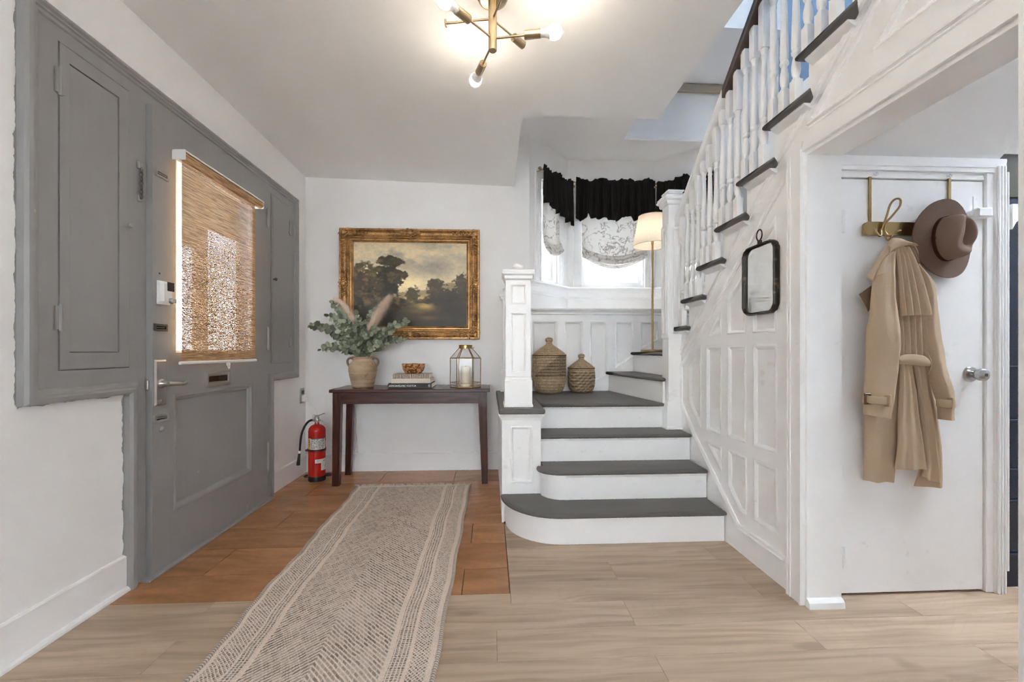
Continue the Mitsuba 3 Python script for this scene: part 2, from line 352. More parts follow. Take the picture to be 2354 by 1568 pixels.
# tread 1 with its bull-nosed left end
t1 = [(1.303, 2.285)] + [(1.303, 2.66), (0.07, 2.66)] + arc(0.40, 2.64, 0.335, 0.355, 180, 270)
part(st, 'tread', nosed(Polygon(t1), R), 'tread_paint', 40)
r1p = arc(0.41, 2.64, 0.308, 0.315, 182, 270) + [(1.305, 2.325)]
part(st, 'riser', riser_path(r1p, 0.0, R - 0.027), 'trim_paint', 40)
t2 = [(1.303, 2.49), (1.303, 2.78), (0.318, 2.78), (0.318, 2.636)] + [(0.288, 2.630)] + arc(0.43, 2.61, 0.147, 0.12, 180, 270)
part(st, 'tread', nosed(Polygon(t2), 2 * R), 'tread_paint', 40)
r2p = arc(0.445, 2.63, 0.125, 0.108, 185, 270) + [(1.305, 2.522)]
part(st, 'riser', riser_path(r2p, R, 2 * R - 0.027), 'trim_paint', 40)
part(st, 'tread', nosed(Polygon([(1.303, 2.695), (1.303, 2.98), (0.316, 2.98), (0.316, 2.695)]), 3 * R), 'tread_paint', 40)
part(st, 'riser', box(0.314, 1.305, 2.727, 2.745, 2 * R, 3 * R - 0.027), 'trim_paint')
part(st, 'riser', box(0.314, 1.208, 2.937, 2.955, 3 * R, 4 * R - 0.027), 'trim_paint')
for (x0, x1, y, z) in ((0.45, 1.302, 2.513, 2 * R), (0.318, 1.30, 2.727, 3 * R), (0.318, 1.206, 2.937, 4 * R)):
    part(st, 'cove_moulding', sweep([(x1, y, z - 0.027), (x0, y, z - 0.027)], [(0, 0), (0, 0.012), (0.004, 0.010), (0.012, 0.003), (0.017, 0)], (0, -1, 0)), 'trim_paint')
# landing: floor boards with a nosing, a border strip and the cap of the pedestal
land = Polygon([(0.335, 2.90), (1.208, 2.90), (1.208, 3.02), (1.12, 3.82), (0.335, 3.82)])
part(st, 'landing', nosed(land, 4 * R), 'tread_paint', 40)
part(st, 'landing_border', box(0.052, 0.337, 2.595, 3.825, 0.672, 0.706, 0.008), 'tread_paint')
# winders
w5 = Polygon([(1.045, 3.82), (1.09, 3.45), (1.160, 2.98), (1.170, 2.89), (1.213, 2.89), (1.213, 2.975), (1.34, 2.975), (1.36, 3.82)])
part(st, 'tread', nosed(w5, 5 * R), 'tread_paint', 40)
part(st, 'riser', riser_path([(1.085, 3.83), (1.125, 3.45), (1.195, 2.97), (1.203, 2.90)], 4 * R, 5 * R - 0.027), 'trim_paint')
w6 = Polygon([(1.275, 3.82), (1.31, 2.985), (2.25, 2.985), (2.25, 3.82)])
part(st, 'tread', nosed(w6, 6 * R), 'tread_paint', 40)
part(st, 'riser', riser_path([(1.312, 3.83), (1.335, 2.97)], 5 * R, 6 * R - 0.027), 'trim_paint')
# upper flight, rising toward the viewer over the closet
front = lambda k: 2.965 - 0.2118 * (k - 7)
for k in range(7, 17):
    z, y = k * R, front(k)
    t = [(1.252, y), (1.252, y - 0.300), (1.312, y - 0.240), (2.25, y - 0.23), (2.25, y)]
    part(st, 'tread', nosed(Polygon(t), z, 0.03), 'tread_paint', 40)
    part(st, 'riser', box(1.312, 2.25, y - 0.016, y - 0.004, z - R, z - 0.03), 'trim_paint')
    part(st, 'bracket_moulding', sweep([(1.31, y - 0.025, z - 0.03 - 0.024), (1.31, y - 0.235, z - 0.03 - 0.024)], [(0, 0), (0.024, 0), (0.024, 0.036), (0.016, 0.030), (0.006, 0.012)], (-1, 0, 0)), 'trim_paint')
# open string wall under the flight (spandrel) with its panels
wr = struct('wall_right')
prof = [(2.915, 0.0), (2.915, 7 * R - 0.03)]
for k in range(7, 17):
    yr = front(k) - 0.004
    if k > 7: prof += [(yr, (k - 1) * R - 0.03), (yr, k * R - 0.03)]
prof += [(0.99, 16 * R - 0.03), (0.60, 16 * R - 0.03), (0.60, 2.62), (-1.3, 2.62), (-1.3, 0.0), (0.960, 0.0), (0.960, 1.888), (1.72, 1.888), (1.72, 0.0)]  # unseen run beside the camera lengthened to shade the passage
spandrel = Polygon(prof)
panels = {'A': [(2.744, 0.955), (2.595, 1.085), (2.595, 0.585), (2.744, 0.73)],
          'B': [(2.515, 0.588), (2.515, 1.083), (2.36, 1.083), (2.36, 0.588)], 'Bt': [(2.50, 1.154), (2.362, 1.154), (2.362, 1.275)], 'Bb': [(2.508, 0.51), (2.358, 0.51), (2.358, 0.385)],
          'C': [(2.284, 0.590), (2.284, 1.085), (2.128, 1.085), (2.128, 0.590)], 'Ct': [(2.289, 1.154), (2.133, 1.154), (2.133, 1.465), (2.289, 1.335)], 'Cb': [(2.280, 0.514), (2.120, 0.514), (2.120, 0.223), (2.176, 0.223), (2.280, 0.325)],
          'D': [(2.055, 0.592), (2.055, 1.086), (1.890, 1.086), (1.890, 0.592)], 'Dt': [(2.059, 1.153), (1.897, 1.153), (1.897, 1.675), (2.059, 1.535)], 'Db': [(2.050, 0.520), (1.886, 0.520), (1.886, 0.223), (2.050, 0.223)],
          'E': [(1.392, 2.092), (0.70, 2.092), (0.70, 2.690)]}
holes = unary_union([Polygon(p) for p in panels.values()])
solo(wr, cat([exX(spandrel.difference(holes), 1.31, 1.318), exX(spandrel, 1.318, 1.455)]), 'trim_paint')
for p in panels.values(): panel_mould(wr, p, 'x', 1.3097, (-1, 0, 0), prof=SOFT)
LINE = [(-0.016, 0), (-0.016, 0.006), (-0.010, 0.010), (-0.004, 0.005), (0.004, 0.005), (0.010, 0.010), (0.016, 0.006), (0.016, 0)]
for pth in ([(2.90, 1.02), (2.101, 1.735), (0.95, 2.66)], [(2.845, 0.965), (2.03, 1.655), (1.80, 1.85)], [(1.66, 2.005), (1.30, 2.315), (0.90, 2.65)], [(2.855, 0.965), (2.855, 0.70), (2.667, 0.522), (2.18, 0.136), (1.82, 0.136)]):
    part(wr, 'string_moulding', sweep([(1.31, y, z) for y, z in pth], LINE, (-1, 0, 0)), 'trim_paint')
# casing of the closet opening
FL = lambda w: [(0, 0), (0, 0.016), (w * 0.10, 0.020), (w * 0.16, 0.012), (w * 0.24, 0.012), (w * 0.30, 0.018), (w * 0.36, 0.012), (w * 0.44, 0.012), (w * 0.5, 0.016), (w * 0.88, 0.016), (w * 0.93, 0.024), (w, 0.024), (w, 0)]
tr = struct('trim_1')
solo(tr, exX(P([(1.712, 0), (1.805, 0), (1.805, 1.90), (1.76, 1.935), (1.712, 1.935)]), 1.294, 1.311), 'trim_paint')
part(tr, 'bead', cat([exX(sbox(1.712, 0, 1.722, 1.90), 1.288, 1.295), exX(sbox(1.775, 0, 1.782, 1.90), 1.290, 1.295), exX(sbox(1.793, 0, 1.801, 1.88), 1.290, 1.295)]), 'trim_paint')
part(tr, 'header_casing', exX(P([(1.72, 1.889), (0.94, 1.889), (0.94, 1.963), (1.68, 1.963)]), 1.294, 1.311), 'trim_paint')
part(tr, 'header_moulding', sweep([(1.31, 0.94, 1.963), (1.31, 1.675, 1.963)], [(0, 0), (0, 0.018), (-0.006, 0.020), (-0.012, 0.014), (-0.018, 0.024), (-0.024, 0.024), (-0.024, 0)], (-1, 0, 0)), 'trim_paint')
part(tr, 'right_casing', cat([exX(sbox(0.880, 0, 0.974, 1.889), 1.292, 1.311), exX(sbox(0.958, 0, 0.974, 1.889), 1.284, 1.293), exX(sbox(0.93, 0, 0.94, 1.889), 1.287, 1.293)]), 'trim_paint')
part(tr, 'jamb', cat([box(1.309, 1.458, 1.70, 1.722, 0.0, 1.888), box(1.309, 1.458, 0.960, 1.722, 1.872, 1.890), box(1.309, 1.458, 0.955, 0.972, 0, 1.888)]), 'trim_paint')
part(tr, 'plinth', sweep([(1.306, 1.70, 0.0), (1.458, 1.70, 0.0)], [(0, 0), (0, 0.02), (0.024, 0.018), (0.034, 0.008), (0.037, 0)], (0, -1, 0)), 'white_gloss')
part(tr, 'soffit_bead', box(1.450, 1.462, 0.960, 1.72, 1.884, 1.897), 'trim_paint')
# sloping underside of the flight, seen over the closet door
part(st, 'soffit', quads([(1.455, 1.83, 1.875), (2.26, 1.83, 1.875), (2.26, 0.93, 2.60), (1.455, 0.93, 2.60), (1.455, 1.83, 1.90), (2.26, 1.83, 1.90), (2.26, 0.93, 2.62), (1.455, 0.93, 2.62)],
     [[0, 3, 2, 1], [4, 5, 6, 7], [0, 1, 5, 4], [2, 3, 7, 6]]), 'wall_paint')

# ------------------------------------------------------------------ balusters
def turned(h):
    """Turned section from z=0 to h, radius profile as in the photo."""
    pf = [(0.0165, 0), (0.0165, .004), (0.0125, .010), (0.0125, .018), (0.016, .026), (0.0185, .045), (0.0175, .065), (0.013, .090), (0.0115, .104), (0.0165, .110), (0.0190, .118), (0.0165, .127),
          (0.0145, .131), (0.0180, .138), (0.0185, .150), (0.0180, .170), (0.0115, h - .055), (0.0105, h - .046), (0.0135, h - .040), (0.0135, h - .034), (0.0105, h - .028), (0.014, h - .014), (0.0165, h - .006), (0.0165, h)]
    return pf
BS = 0.0178
def baluster(x, y, z0, z1, ztop):
    zb = z0 + 0.105
    blk = lambda a, b: box(x - BS, x + BS, y - BS, y + BS, a, b, 0.0015)
    m = cat([blk(z0, zb), lathe([(r, zb + z) for r, z in turned(z1 - zb)], 14, (x, y, 0)), blk(z1, ztop)])
    part(st, 'baluster', m, 'trim_paint', 35)
rail_z = lambda y: 1.945 + (2.885 - y) * 0.885            # top of the hand rail
for k in range(7, 15):
    z, y = k * R, front(k)
    for off in (0.022, 0.093, 0.165):
        if k == 7 and off < 0.15: continue
        yb = y - off
        baluster(1.293, yb, z, z + 0.562, min(rail_z(yb) - 0.062, 3.6))
def handrail(y0, y1, mat, name, label=None):
    pf = [(-0.034, -0.060), (-0.034, -0.036), (-0.026, -0.030), (-0.032, -0.022), (-0.034, -0.008), (-0.024, 0.0), (0.024, 0.0), (0.034, -0.008), (0.032, -0.022), (0.026, -0.030), (0.034, -0.036), (0.034, -0.060)]
    v = [[(1.293 + a, y, rail_z(y) + b) for a, b in pf] for y in (y0, y1)]
    n = len(pf); V = np.array(v).reshape(-1, 3)
    q = [[i, (i + 1) % n, n + (i + 1) % n, n + i] for i in range(n)]
    f = quads(V, q); tri = [[0, a, a + 1] for a in range(1, n - 1)]
    m = M(V, np.vstack([f.faces, tri, [[n + c, n + b, n + a] for a, b, c in tri]])); trimesh.repair.fix_normals(m)
    part(st, name, m, mat, label=label)
handrail(2.885, 2.26, 'trim_paint', 'handrail', 'white painted lower length of handrail')
scene['rail_brown'] = pr((0.085, 0.058, 0.042), 0.3, 0.5)
handrail(2.26, 1.10, 'rail_brown', 'handrail', 'brown stained upper length of handrail')

# ------------------------------------------------------------------ newel posts
def square_ring(x, y, pf):
    """Square turned stack: pf = (half width, z)."""
    v = []
    for h, z in pf: v += [(x - h, y - h, z), (x + h, y - h, z), (x + h, y + h, z), (x - h, y + h, z)]
    q = []
    for i in range(len(pf) - 1):
        for j in range(4):
            k = (j + 1) % 4; q.append([4 * i + j, 4 * i + k, 4 * i + 4 + k, 4 * i + 4 + j])
    q += [[3, 2, 1, 0], [4 * len(pf) - 4, 4 * len(pf) - 3, 4 * len(pf) - 2, 4 * len(pf) - 1]]
    return quads(v, q)
def newel(x, y, z0, h, w, ball=True, base=True, panels_at=()):
    k = part(st, 'newel_post', square_ring(x, y, [(w + .014, z0), (w + .014, z0 + .012), (w + .009, z0 + .022), (w + .009, z0 + .165), (w + .004, z0 + .175), (w + .004, z0 + .188), (w - .006, z0 + .19), (w - .006, z0 + h - .062), (w + .004, z0 + h - .058)]), 'trim_paint')
    zc = z0 + h
    part(k, 'cap', square_ring(x, y, [(w + .003, zc - .06), (w + .010, zc - .052), (w + .012, zc - .035), (w + .024, zc - .026), (w + .026, zc - .014), (w + .020, zc - .006), (w + .022, zc + .002), (w - .014, zc + .012), (w - .05, zc + .013)]), 'trim_paint')
    if ball:
        part(k, 'finial', lathe([(0.0, zc + .008), (0.026, zc + .008), (0.024, zc + .014), (0.030, zc + .018)] + [(0.037 * math.cos(a), zc + .036 + 0.022 * math.sin(a)) for a in np.linspace(-0.9, math.pi / 2, 10)], 24, (x, y, 0)), 'trim_paint', 40)
    # raised frames round sunk panels on the four faces
    for (za, zb) in panels_at:
        fr = 0.026
        for N in ((0, -1, 0), (1, 0, 0), (-1, 0, 0)):
            hw = w - 0.006
            if N[1]: board = exY(sbox(x - hw, za, x + hw, zb).difference(sbox(x - hw + fr, za + .03, x + hw - fr, zb - .03)), y - hw - 0.008, y - hw)
            else: board = exX(sbox(y - hw, za, y + hw, zb).difference(sbox(y - hw + fr, za + .03, y + hw - fr, zb - .03)), *((x + hw, x + hw + 0.008) if N[0] > 0 else (x - hw - 0.008, x - hw)))
            part(k, 'sunk_panel', board, 'trim_paint')
            c = [(-hw + fr, za + .03), (hw - fr, za + .03), (hw - fr, zb - .03), (-hw + fr, zb - .03)]
            pts = [(x + a, y - hw - 0.008, b) for a, b in c] if N[1] else [(x + N[0] * (hw + 0.008), y + a, b) for a, b in c]
            part(k, 'panel_moulding', sweep(ring(pts, N), scaled(PANEL_PROF, 0.5), N, closed=True), 'trim_paint')
    return k
newel(0.1785, 2.775, 0.706, 0.866, 0.078, panels_at=((0.896, 1.33), (1.33, 1.51)))
newel(0.148, 3.77, 0.706, 0.86, 0.045)
bn = newel(1.272, 2.915, 0.525, 1.60, 0.058, ball=False, panels_at=((1.15, 1.93),))
part(bn, 'cap_crown', square_ring(1.272, 2.915, [(0.07, 2.137), (0.048, 2.142), (0.046, 2.150), (0.058, 2.158), (0.056, 2.166), (0.03, 2.176)]), 'trim_paint')
# low rail from the front newel to the rear one
lz = 1.44
part(st, 'handrail', box(0.132, 0.190, 2.85, 3.73, lz - 0.06, lz, 0.008), 'trim_paint', label='short white level rail along the left of the landing')
for i in range(9): baluster(0.161, 2.93 + i * 0.093, 0.706, 1.25, lz - 0.058)
# pedestal under the newel and the panelled side of the landing
pd = part(st, 'pedestal', cat([box(0.078, 0.310, 2.648, 2.80, 0.0, 0.66), box(0.084, 0.10, 2.66, 3.83, 0.0, 0.675)]), 'trim_paint')
hole = sbox(0.128, 0.245, 0.258, 0.590)
part(pd, 'front_board', exY(sbox(0.072, R, 0.314, 0.655).difference(hole), 2.636, 2.650), 'trim_paint')
part(pd, 'panel_moulding', sweep(ring(to3([(0.128, 0.245), (0.258, 0.245), (0.258, 0.590), (0.128, 0.590)], 'y', 2.636), (0, -1, 0)), scaled(PANEL_PROF, 0.8), (0, -1, 0), closed=True), 'trim_paint')
CROWN = [(0, 0), (0.004, 0.006), (0.014, 0.008), (0.026, 0.018), (0.036, 0.022), (0.040, 0.022), (0.040, 0.0)]
part(pd, 'crown_moulding', sweep([(0.072, 3.83, 0.632), (0.072, 2.636, 0.632), (0.314, 2.636, 0.632), (0.314, 2.75, 0.632)], [(-b, a) for a, b in CROWN], (0, 0, 1)), 'trim_paint')
part(pd, 'side_board', exX(sbox(2.636, 0.0, 3.83, 0.655), 0.072, 0.086), 'trim_paint')

# ------------------------------------------------------------------ wainscot on the landing wall
ws_k = struct('trim_2')
outl = P([(0.352, 0.70), (1.06, 0.70), (1.06, 0.87), (1.29, 0.87), (1.29, 1.04), (2.25, 1.04), (2.25, 1.385), (0.352, 1.385)])
pc = [[(0.38, 0.80), (0.60, 0.80), (0.60, 1.325), (0.38, 1.325)], [(0.675, 0.80), (0.83, 0.80), (0.83, 1.325), (0.675, 1.325)],
      [(0.905, 0.80), (0.978, 0.80), (1.062, 0.85), (1.062, 1.325), (0.905, 1.325)], [(1.137, 0.91), (1.295, 1.01), (1.295, 1.325), (1.137, 1.325)],
      [(1.37, 1.08), (1.525, 1.16), (1.525, 1.325), (1.37, 1.325)], [(1.60, 1.12), (1.76, 1.12), (1.76, 1.325), (1.60, 1.325)], [(1.84, 1.12), (2.0, 1.12), (2.0, 1.325), (1.84, 1.325)]]
solo(ws_k, exY(outl.difference(unary_union([Polygon(p) for p in pc])), 3.822, 3.841), 'trim_paint')
for p in pc: panel_mould(ws_k, p, 'y', 3.822, (0, -1, 0), k=0.8)
part(ws_k, 'chair_rail', sweep([(0.352, 3.83, 1.385), (2.25, 3.83, 1.385)], [(0, 0), (0, 0.014), (0.012, 0.020), (0.020, 0.016), (0.034, 0.030), (0.044, 0.046), (0.056, 0.048), (0.056, -0.10), (0.04, -0.10)], (0, -1, 0)), 'trim_paint')

# ------------------------------------------------------------------ bay window
bay_pts = [((0.352, 3.83), (0.784, 4.287)), ((0.784, 4.287), (1.684, 4.287)), ((1.684, 4.287), (2.12, 3.83))]
bay_win = [(0.262, 0.70), (0.158, 0.878), (0.30, 0.74)]                  # frame outer edges as fractions of the wall
bw = struct('wall_bay'); bay_meshes = []
BAY = []
for i, (a, b) in enumerate(bay_pts):
    a, b = np.array(a), np.array(b); L = np.linalg.norm(b - a); tdir = (b - a) / L; nrm = np.array([tdir[1], -tdir[0]])   # faces the room
    mtx = ax_matrix([a[0], a[1], 0], [tdir[0], tdir[1], 0], [0, 0, 1], [nrm[0], nrm[1], 0])
    BAY.append((mtx, L))
    w0, w1 = bay_win[i][0] * L, bay_win[i][1] * L
    wall = sbox(-0.0, 1.40, L, 3.0).difference(sbox(w0, 1.72, w1, 2.66))
    m = ext(wall, 0.12); m.apply_translation([0, 0, -0.12]); bay_meshes.append(moved(m, mtx))
solo(bw, cat(bay_meshes + [exZ(P([(0.352, 3.83), (0.784, 4.287), (1.684, 4.287), (2.12, 3.83)]), 1.40, 1.43)]), 'wall_paint')
def L2(parent, name, mesh, mtx, mat, smooth=False, **kw): return part(parent, name, moved(mesh, mtx), mat, smooth, **kw)
for i, (mtx, L) in enumerate(BAY):
    wn = struct(f'window_{i + 1}')
    w0, w1 = bay_win[i][0] * L, bay_win[i][1] * L
    zl = ext(sbox(w0, 1.715, w1, 2.66).difference(sbox(w0 + .018, 1.733, w1 - .018, 2.64)), 0.10); zl.apply_translation([0, 0, -0.10])
    solo(wn, moved(zl, mtx), 'white_gloss')
    sw = 0.034
    s_ = ext(sbox(w0 + .016, 1.731, w1 - .016, 2.642).difference(sbox(w0 + .016 + sw, 1.731 + sw, w1 - .016 - sw, 2.642 - sw)), 0.03); s_.apply_translation([0, 0, -0.075])
    L2(wn, 'sash', s_, mtx, 'white_gloss')
    g = quads([(w0 + .045, 1.76, -.06), (w1 - .045, 1.76, -.06), (w1 - .045, 2.612, -.06), (w0 + .045, 2.612, -.06)], [[0, 1, 2, 3]])
    L2(wn, 'pane', g, mtx, 'window_glass')
    cw = min(w0 - 0.02, 0.085)
    for s in (0, 1):
        c0 = (w0 - cw) if s == 0 else w1; c1 = w0 if s == 0 else (w1 + min(L - w1 - 0.02, 0.085)); w = c1 - c0
        body = [box(c0, c1, 1.70, 2.70, 0, 0.014)] + [box(c0 + w * f, c0 + w * f + w * 0.09, 1.70, 2.70, 0.013, 0.0175) for f in (0.02, 0.25, 0.45, 0.65, 0.88)]
        L2(wn, 'casing', cat(body), mtx, 'trim_paint')
    L2(wn, 'head_casing', box(w0 - cw, w1 + cw, 2.655, 2.74, 0, 0.02, 0.004), mtx, 'trim_paint')
    st_ = sweep([(0.0, 1.66, 0), (L, 1.66, 0)], [(0.044, 0), (0.044, 0.040), (0.036, 0.048), (0.026, 0.048), (0.020, 0.040), (0.010, 0.026), (-0.010, 0.018), (-0.052, 0.016), (-0.062, 0.010), (-0.075, 0.010), (-0.075, 0)], (0, 0, 1))
    L2(wn, 'stool', st_, mtx, 'trim_paint')
# ------------------------------------------------------------------ entry door, sidelight shutters and their grey surround
sur = struct('trim_3')
outer = P([(1.975, 0), (1.975, .873), (1.545, .873), (1.545, 2.315), (3.625, 2.315), (3.625, .845), (3.215, .845), (3.215, 0)])
sh_l, sh_r = sbox(1.667, .986, 1.979, 2.214), sbox(3.203, .967, 3.496, 2.214)
surf = outer.difference(sbox(2.07, -1, 3.115, 2.216))
solo(sur, exX(surf.difference(sh_l).difference(sh_r), -1.62, -1.603), 'grey_paint')
part(sur, 'backing', cat([exX(sh_l, -1.625, -1.6155), exX(sh_r, -1.625, -1.6155)]), 'grey_paint')
part(sur, 'jamb', cat([box(-1.78, -1.603, 2.055, 2.072, 0, 2.216), box(-1.78, -1.603, 3.113, 3.13, 0, 2.216), box(-1.78, -1.603, 2.055, 3.13, 2.214, 2.23)]), 'grey_paint')
BOL = [(0.004, -0.018), (0.004, 0.010), (-0.004, 0.020), (-0.016, 0.022), (-0.024, 0.014), (-0.030, 0.014), (-0.036, 0.008), (-0.046, 0.006), (-0.050, 0.0), (-0.050, -0.018)]
pth = [(1.975, 0), (1.975, .873), (1.545, .873), (1.545, 2.315), (3.625, 2.315), (3.625, .845), (3.215, .845), (3.215, 0)]
part(sur, 'outer_moulding', sweep([(-1.603, y, z) for y, z in pth], BOL, (1, 0, 0)), 'grey_paint')
# ragged cut-in edge of the grey paint on the white wall
rgp = np.random.default_rng(8)
def ragged(p0, p1, out, wmax):
    n = int(np.hypot(p1[0] - p0[0], p1[1] - p0[1]) / .006) + 2; f = np.linspace(0, 1, n); base = np.outer(1 - f, p0) + np.outer(f, p1)
    w = np.convolve(rgp.random(n + 8), np.ones(9) / 9, 'same')[4:-4]; w = np.clip((w - .30) * 2.2, .05, 1) * wmax * (.75 + .5 * rgp.random(n))
    return exX(Polygon(np.vstack([base, (base + np.outer(w, out))[::-1]])).buffer(0), -1.6202, -1.6188)
part(sur, 'paint_edge', cat([ragged((1.972, .16), (1.972, .87), (-1, 0), .016), ragged((1.543, .875), (1.543, 2.30), (-1, 0), .012), ragged((1.545, .871), (1.972, .871), (0, -1), .012)]), 'grey_paint', label='ragged edge of grey paint on the white wall')
# shutters over the sidelights
s1 = part(sur, 'shutter', exX(sbox(1.671, .990, 1.975, 2.210).difference(sbox(1.708, 1.053, 1.926, 2.155)), -1.6152, -1.600), 'grey_paint')
part(s1, 'panel', box(-1.6152, -1.6035, 1.7115, 1.9235, 1.056, 2.152, 0.001), 'grey_paint')
part(s1, 'hinge', cat([cyl((-1.597, 1.669, 2.010), (-1.597, 1.669, 2.118), 0.0065, 10), box(-1.601, -1.596, 1.652, 1.686, 2.018, 2.110)]), 'grey_paint', 40)
part(s1, 'hinge', cat([cyl((-1.597, 1.669, 1.133), (-1.597, 1.669, 1.236), 0.0065, 10), box(-1.601, -1.596, 1.652, 1.686, 1.140, 1.228)]), 'grey_paint', 40)
part(s1, 'knob', lathe([(0.006, 0), (0.005, 0.012), (0.011, 0.016), (0.012, 0.022), (0.008, 0.027), (0, 0.028)], 16).apply_transform(ax_matrix([-1.600, 1.958, 1.612], [0, 1, 0], [0, 0, 1], [1, 0, 0])), 'grey_paint', 40)
s2 = part(sur, 'shutter', cat([exX(sbox(3.207, .971, 3.492, 2.210), -1.6152, -1.6005), exX(sbox(3.22, .985, 3.48, 2.196), -1.6006, -1.5985)]), 'grey_paint')
for z0, z1 in ((1.985, 2.107), (1.09, 1.19)):
    part(s2, 'hinge', cat([cyl((-1.595, 3.497, z0), (-1.595, 3.497, z1), 0.007, 10), box(-1.601, -1.595, 3.475, 3.52, z0 + .008, z1 - .008)]), 'grey_paint', 40)
part(s2, 'knob', lathe([(0.006, 0), (0.005, 0.012), (0.011, 0.016), (0.012, 0.022), (0.008, 0.027), (0, 0.028)], 16).apply_transform(ax_matrix([-1.600, 3.232, 1.59], [0, 1, 0], [0, 0, 1], [1, 0, 0])), 'dark_metal', 40)
part(sur, 'threshold', box(-1.78, -1.552, 2.03, 3.16, -0.002, 0.012, 0.004), 'grey_paint')

scene['oak_brown'] = pr((0.085, 0.045, 0.026), 0.6, 0.3)
# door chain on the left jamb
ch = thing('door_chain', 'grey painted security chain hanging on the frame beside the entry door', 'door chain')
part(ch, 'keeper', box(-1.604, -1.590, 2.018, 2.044, 1.890, 1.925, 0.003), 'grey_paint')
part(ch, 'hook_plate', box(-1.604, -1.594, 2.020, 2.042, 1.742, 1.772, 0.003), 'grey_paint')
for k in range(7):
    zc = 1.885 - k * 0.0195; th = np.linspace(0, 2 * np.pi, 13); w, h = 0.0062, 0.0125
    pts = np.c_[(0.0 if k % 2 == 0 else 1) * w * np.cos(th), (1 if k % 2 == 0 else 0) * w * np.cos(th), h * np.sin(th)]
    part(ch, 'link', tube(pts + [-1.592, 2.031, zc], 0.0026, 6, cap=False), 'dark_metal', 50)

dr1 = struct('door_1')
gl, pn, ms = sbox(2.222, 1.052, 2.925, 2.032), sbox(2.212, .268, 2.898, .838), sbox(2.462, .880, 2.640, .922)
LOCKS = ((2.088, 2.168, 1.905, 'grey_paint'), (2.080, 2.160, 1.172, 'dark_metal'), (2.080, 2.166, .740, 'nickel'))
lock_slots = [sbox(a + .010, z - .007, b - .010, z + .007) for a, b, z, _m in LOCKS]
slab = sbox(2.074, .012, 3.111, 2.212)
solo(dr1, cat([exX(slab.difference(gl).difference(pn).difference(ms).difference(unary_union(lock_slots)), -1.593, -1.576), exX(slab.difference(gl).difference(ms).difference(unary_union(lock_slots)), -1.625, -1.593)]), 'grey_paint')
DP = [(-0.004, -0.002), (-0.004, 0.003), (0.006, 0.004), (0.010, -0.001), (0.022, -0.006), (0.026, -0.012), (0.026, -0.018), (-0.004, -0.018)]
def d_ring(q, x): return ring([(x, a, b) for a, b in list(q.exterior.coords)[:-1]], (1, 0, 0))
part(dr1, 'panel_moulding', sweep(d_ring(pn, -1.576), DP, (1, 0, 0), closed=True), 'grey_paint')
part(dr1, 'glazing_bead', sweep(d_ring(gl, -1.590), [(-.002, 0.014), (0.010, 0.012), (0.014, 0.002), (0.014, -0.012), (-.002, -0.012)], (1, 0, 0), closed=True), 'white_gloss')
part(dr1, 'pane', quads([(-1.605, 2.224, 1.054), (-1.605, 2.923, 1.054), (-1.605, 2.923, 2.03), (-1.605, 2.224, 2.03)], [[0, 1, 2, 3]]), 'window_glass')
ml = part(dr1, 'mail_slot', cat([sweep(d_ring(ms, -1.574), [(-0.022, 0), (-0.022, 0.004), (-0.012, 0.008), (-0.002, 0.008), (0.004, 0.004), (0.004, -0.03), (0, -0.03)], (1, 0, 0), closed=True)]), 'nickel')
part(ml, 'flap', box(-1.640, -1.634, 2.45, 2.65, 0.87, 0.93), 'oak_brown')
part(ml, 'sleeve', exX(ms.buffer(.004, join_style=2).difference(ms), -1.634, -1.58), 'oak_brown')
for (y0, y1, z, mt) in LOCKS:
    q = sbox(y0 + .010, z - .007, y1 - .010, z + .007)
    k = part(dr1, 'lock_plate', exX(sbox(y0, z - .017, y1, z + .017).difference(q), -1.576, -1.569), mt)
    part(k, 'slot_back', exX(q, -1.622, -1.612), mt); part(k, 'slot_bar', box(-1.576, -1.571, y0 + .014, y1 - .012, z - .002, z + .003, .001), mt)
sl = part(dr1, 'electronic_lock', trimesh.convex.convex_hull(np.vstack([box(-1.576, -1.548, 2.098, 2.174, 1.284, 1.394, 0.012).vertices, box(-1.576, -1.570, 2.096, 2.176, 1.282, 1.396, .004).vertices])), 'white_plastic', 30, label='white electronic deadbolt on the entry door')
part(sl, 'keypad', box(-1.5485, -1.546, 2.128, 2.172, 1.349, 1.392, 0.001), 'black_plastic')
part(sl, 'thumb_turn', cat([lathe([(0.014, 0), (0.014, 0.010), (0.011, 0.013), (0, 0.013)], 20).apply_transform(ax_matrix([-1.548, 2.150, 1.302], [0, 1, 0], [0, 0, 1], [1, 0, 0])), box(-1.537, -1.524, 2.146, 2.154, 1.292, 1.312, .002)]), 'nickel', 40)
hp = part(dr1, 'handle_plate', trimesh.convex.convex_hull(np.vstack([box(-1.576, -1.572, 2.080, 2.152, .800, 1.018).vertices, box(-1.576, -1.566, 2.087, 2.145, .808, 1.010).vertices])), 'nickel')
part(hp, 'rose', lathe([(0.022, 0), (0.022, 0.006), (0.016, 0.012), (0.014, 0.028), (0.012, 0.046), (0, 0.046)], 24).apply_transform(ax_matrix([-1.567, 2.114, .905], [0, 1, 0], [0, 0, 1], [1, 0, 0])), 'nickel', 40)
lv = spline([(-1.525, 2.100, .905), (-1.518, 2.135, .903), (-1.515, 2.165, .900), (-1.517, 2.190, .897), (-1.521, 2.215, .903), (-1.524, 2.236, .906)], 30)
part(hp, 'lever', tube(lv, np.interp(np.linspace(0, 1, 30), [0, .3, .6, .95, 1], [.011, .010, .008, .007, .004]), 12), 'nickel', 50)
part(hp, 'cylinder', cyl((-1.567, 2.118, .822), (-1.561, 2.118, .822), .008, 16), 'chrome', 40)
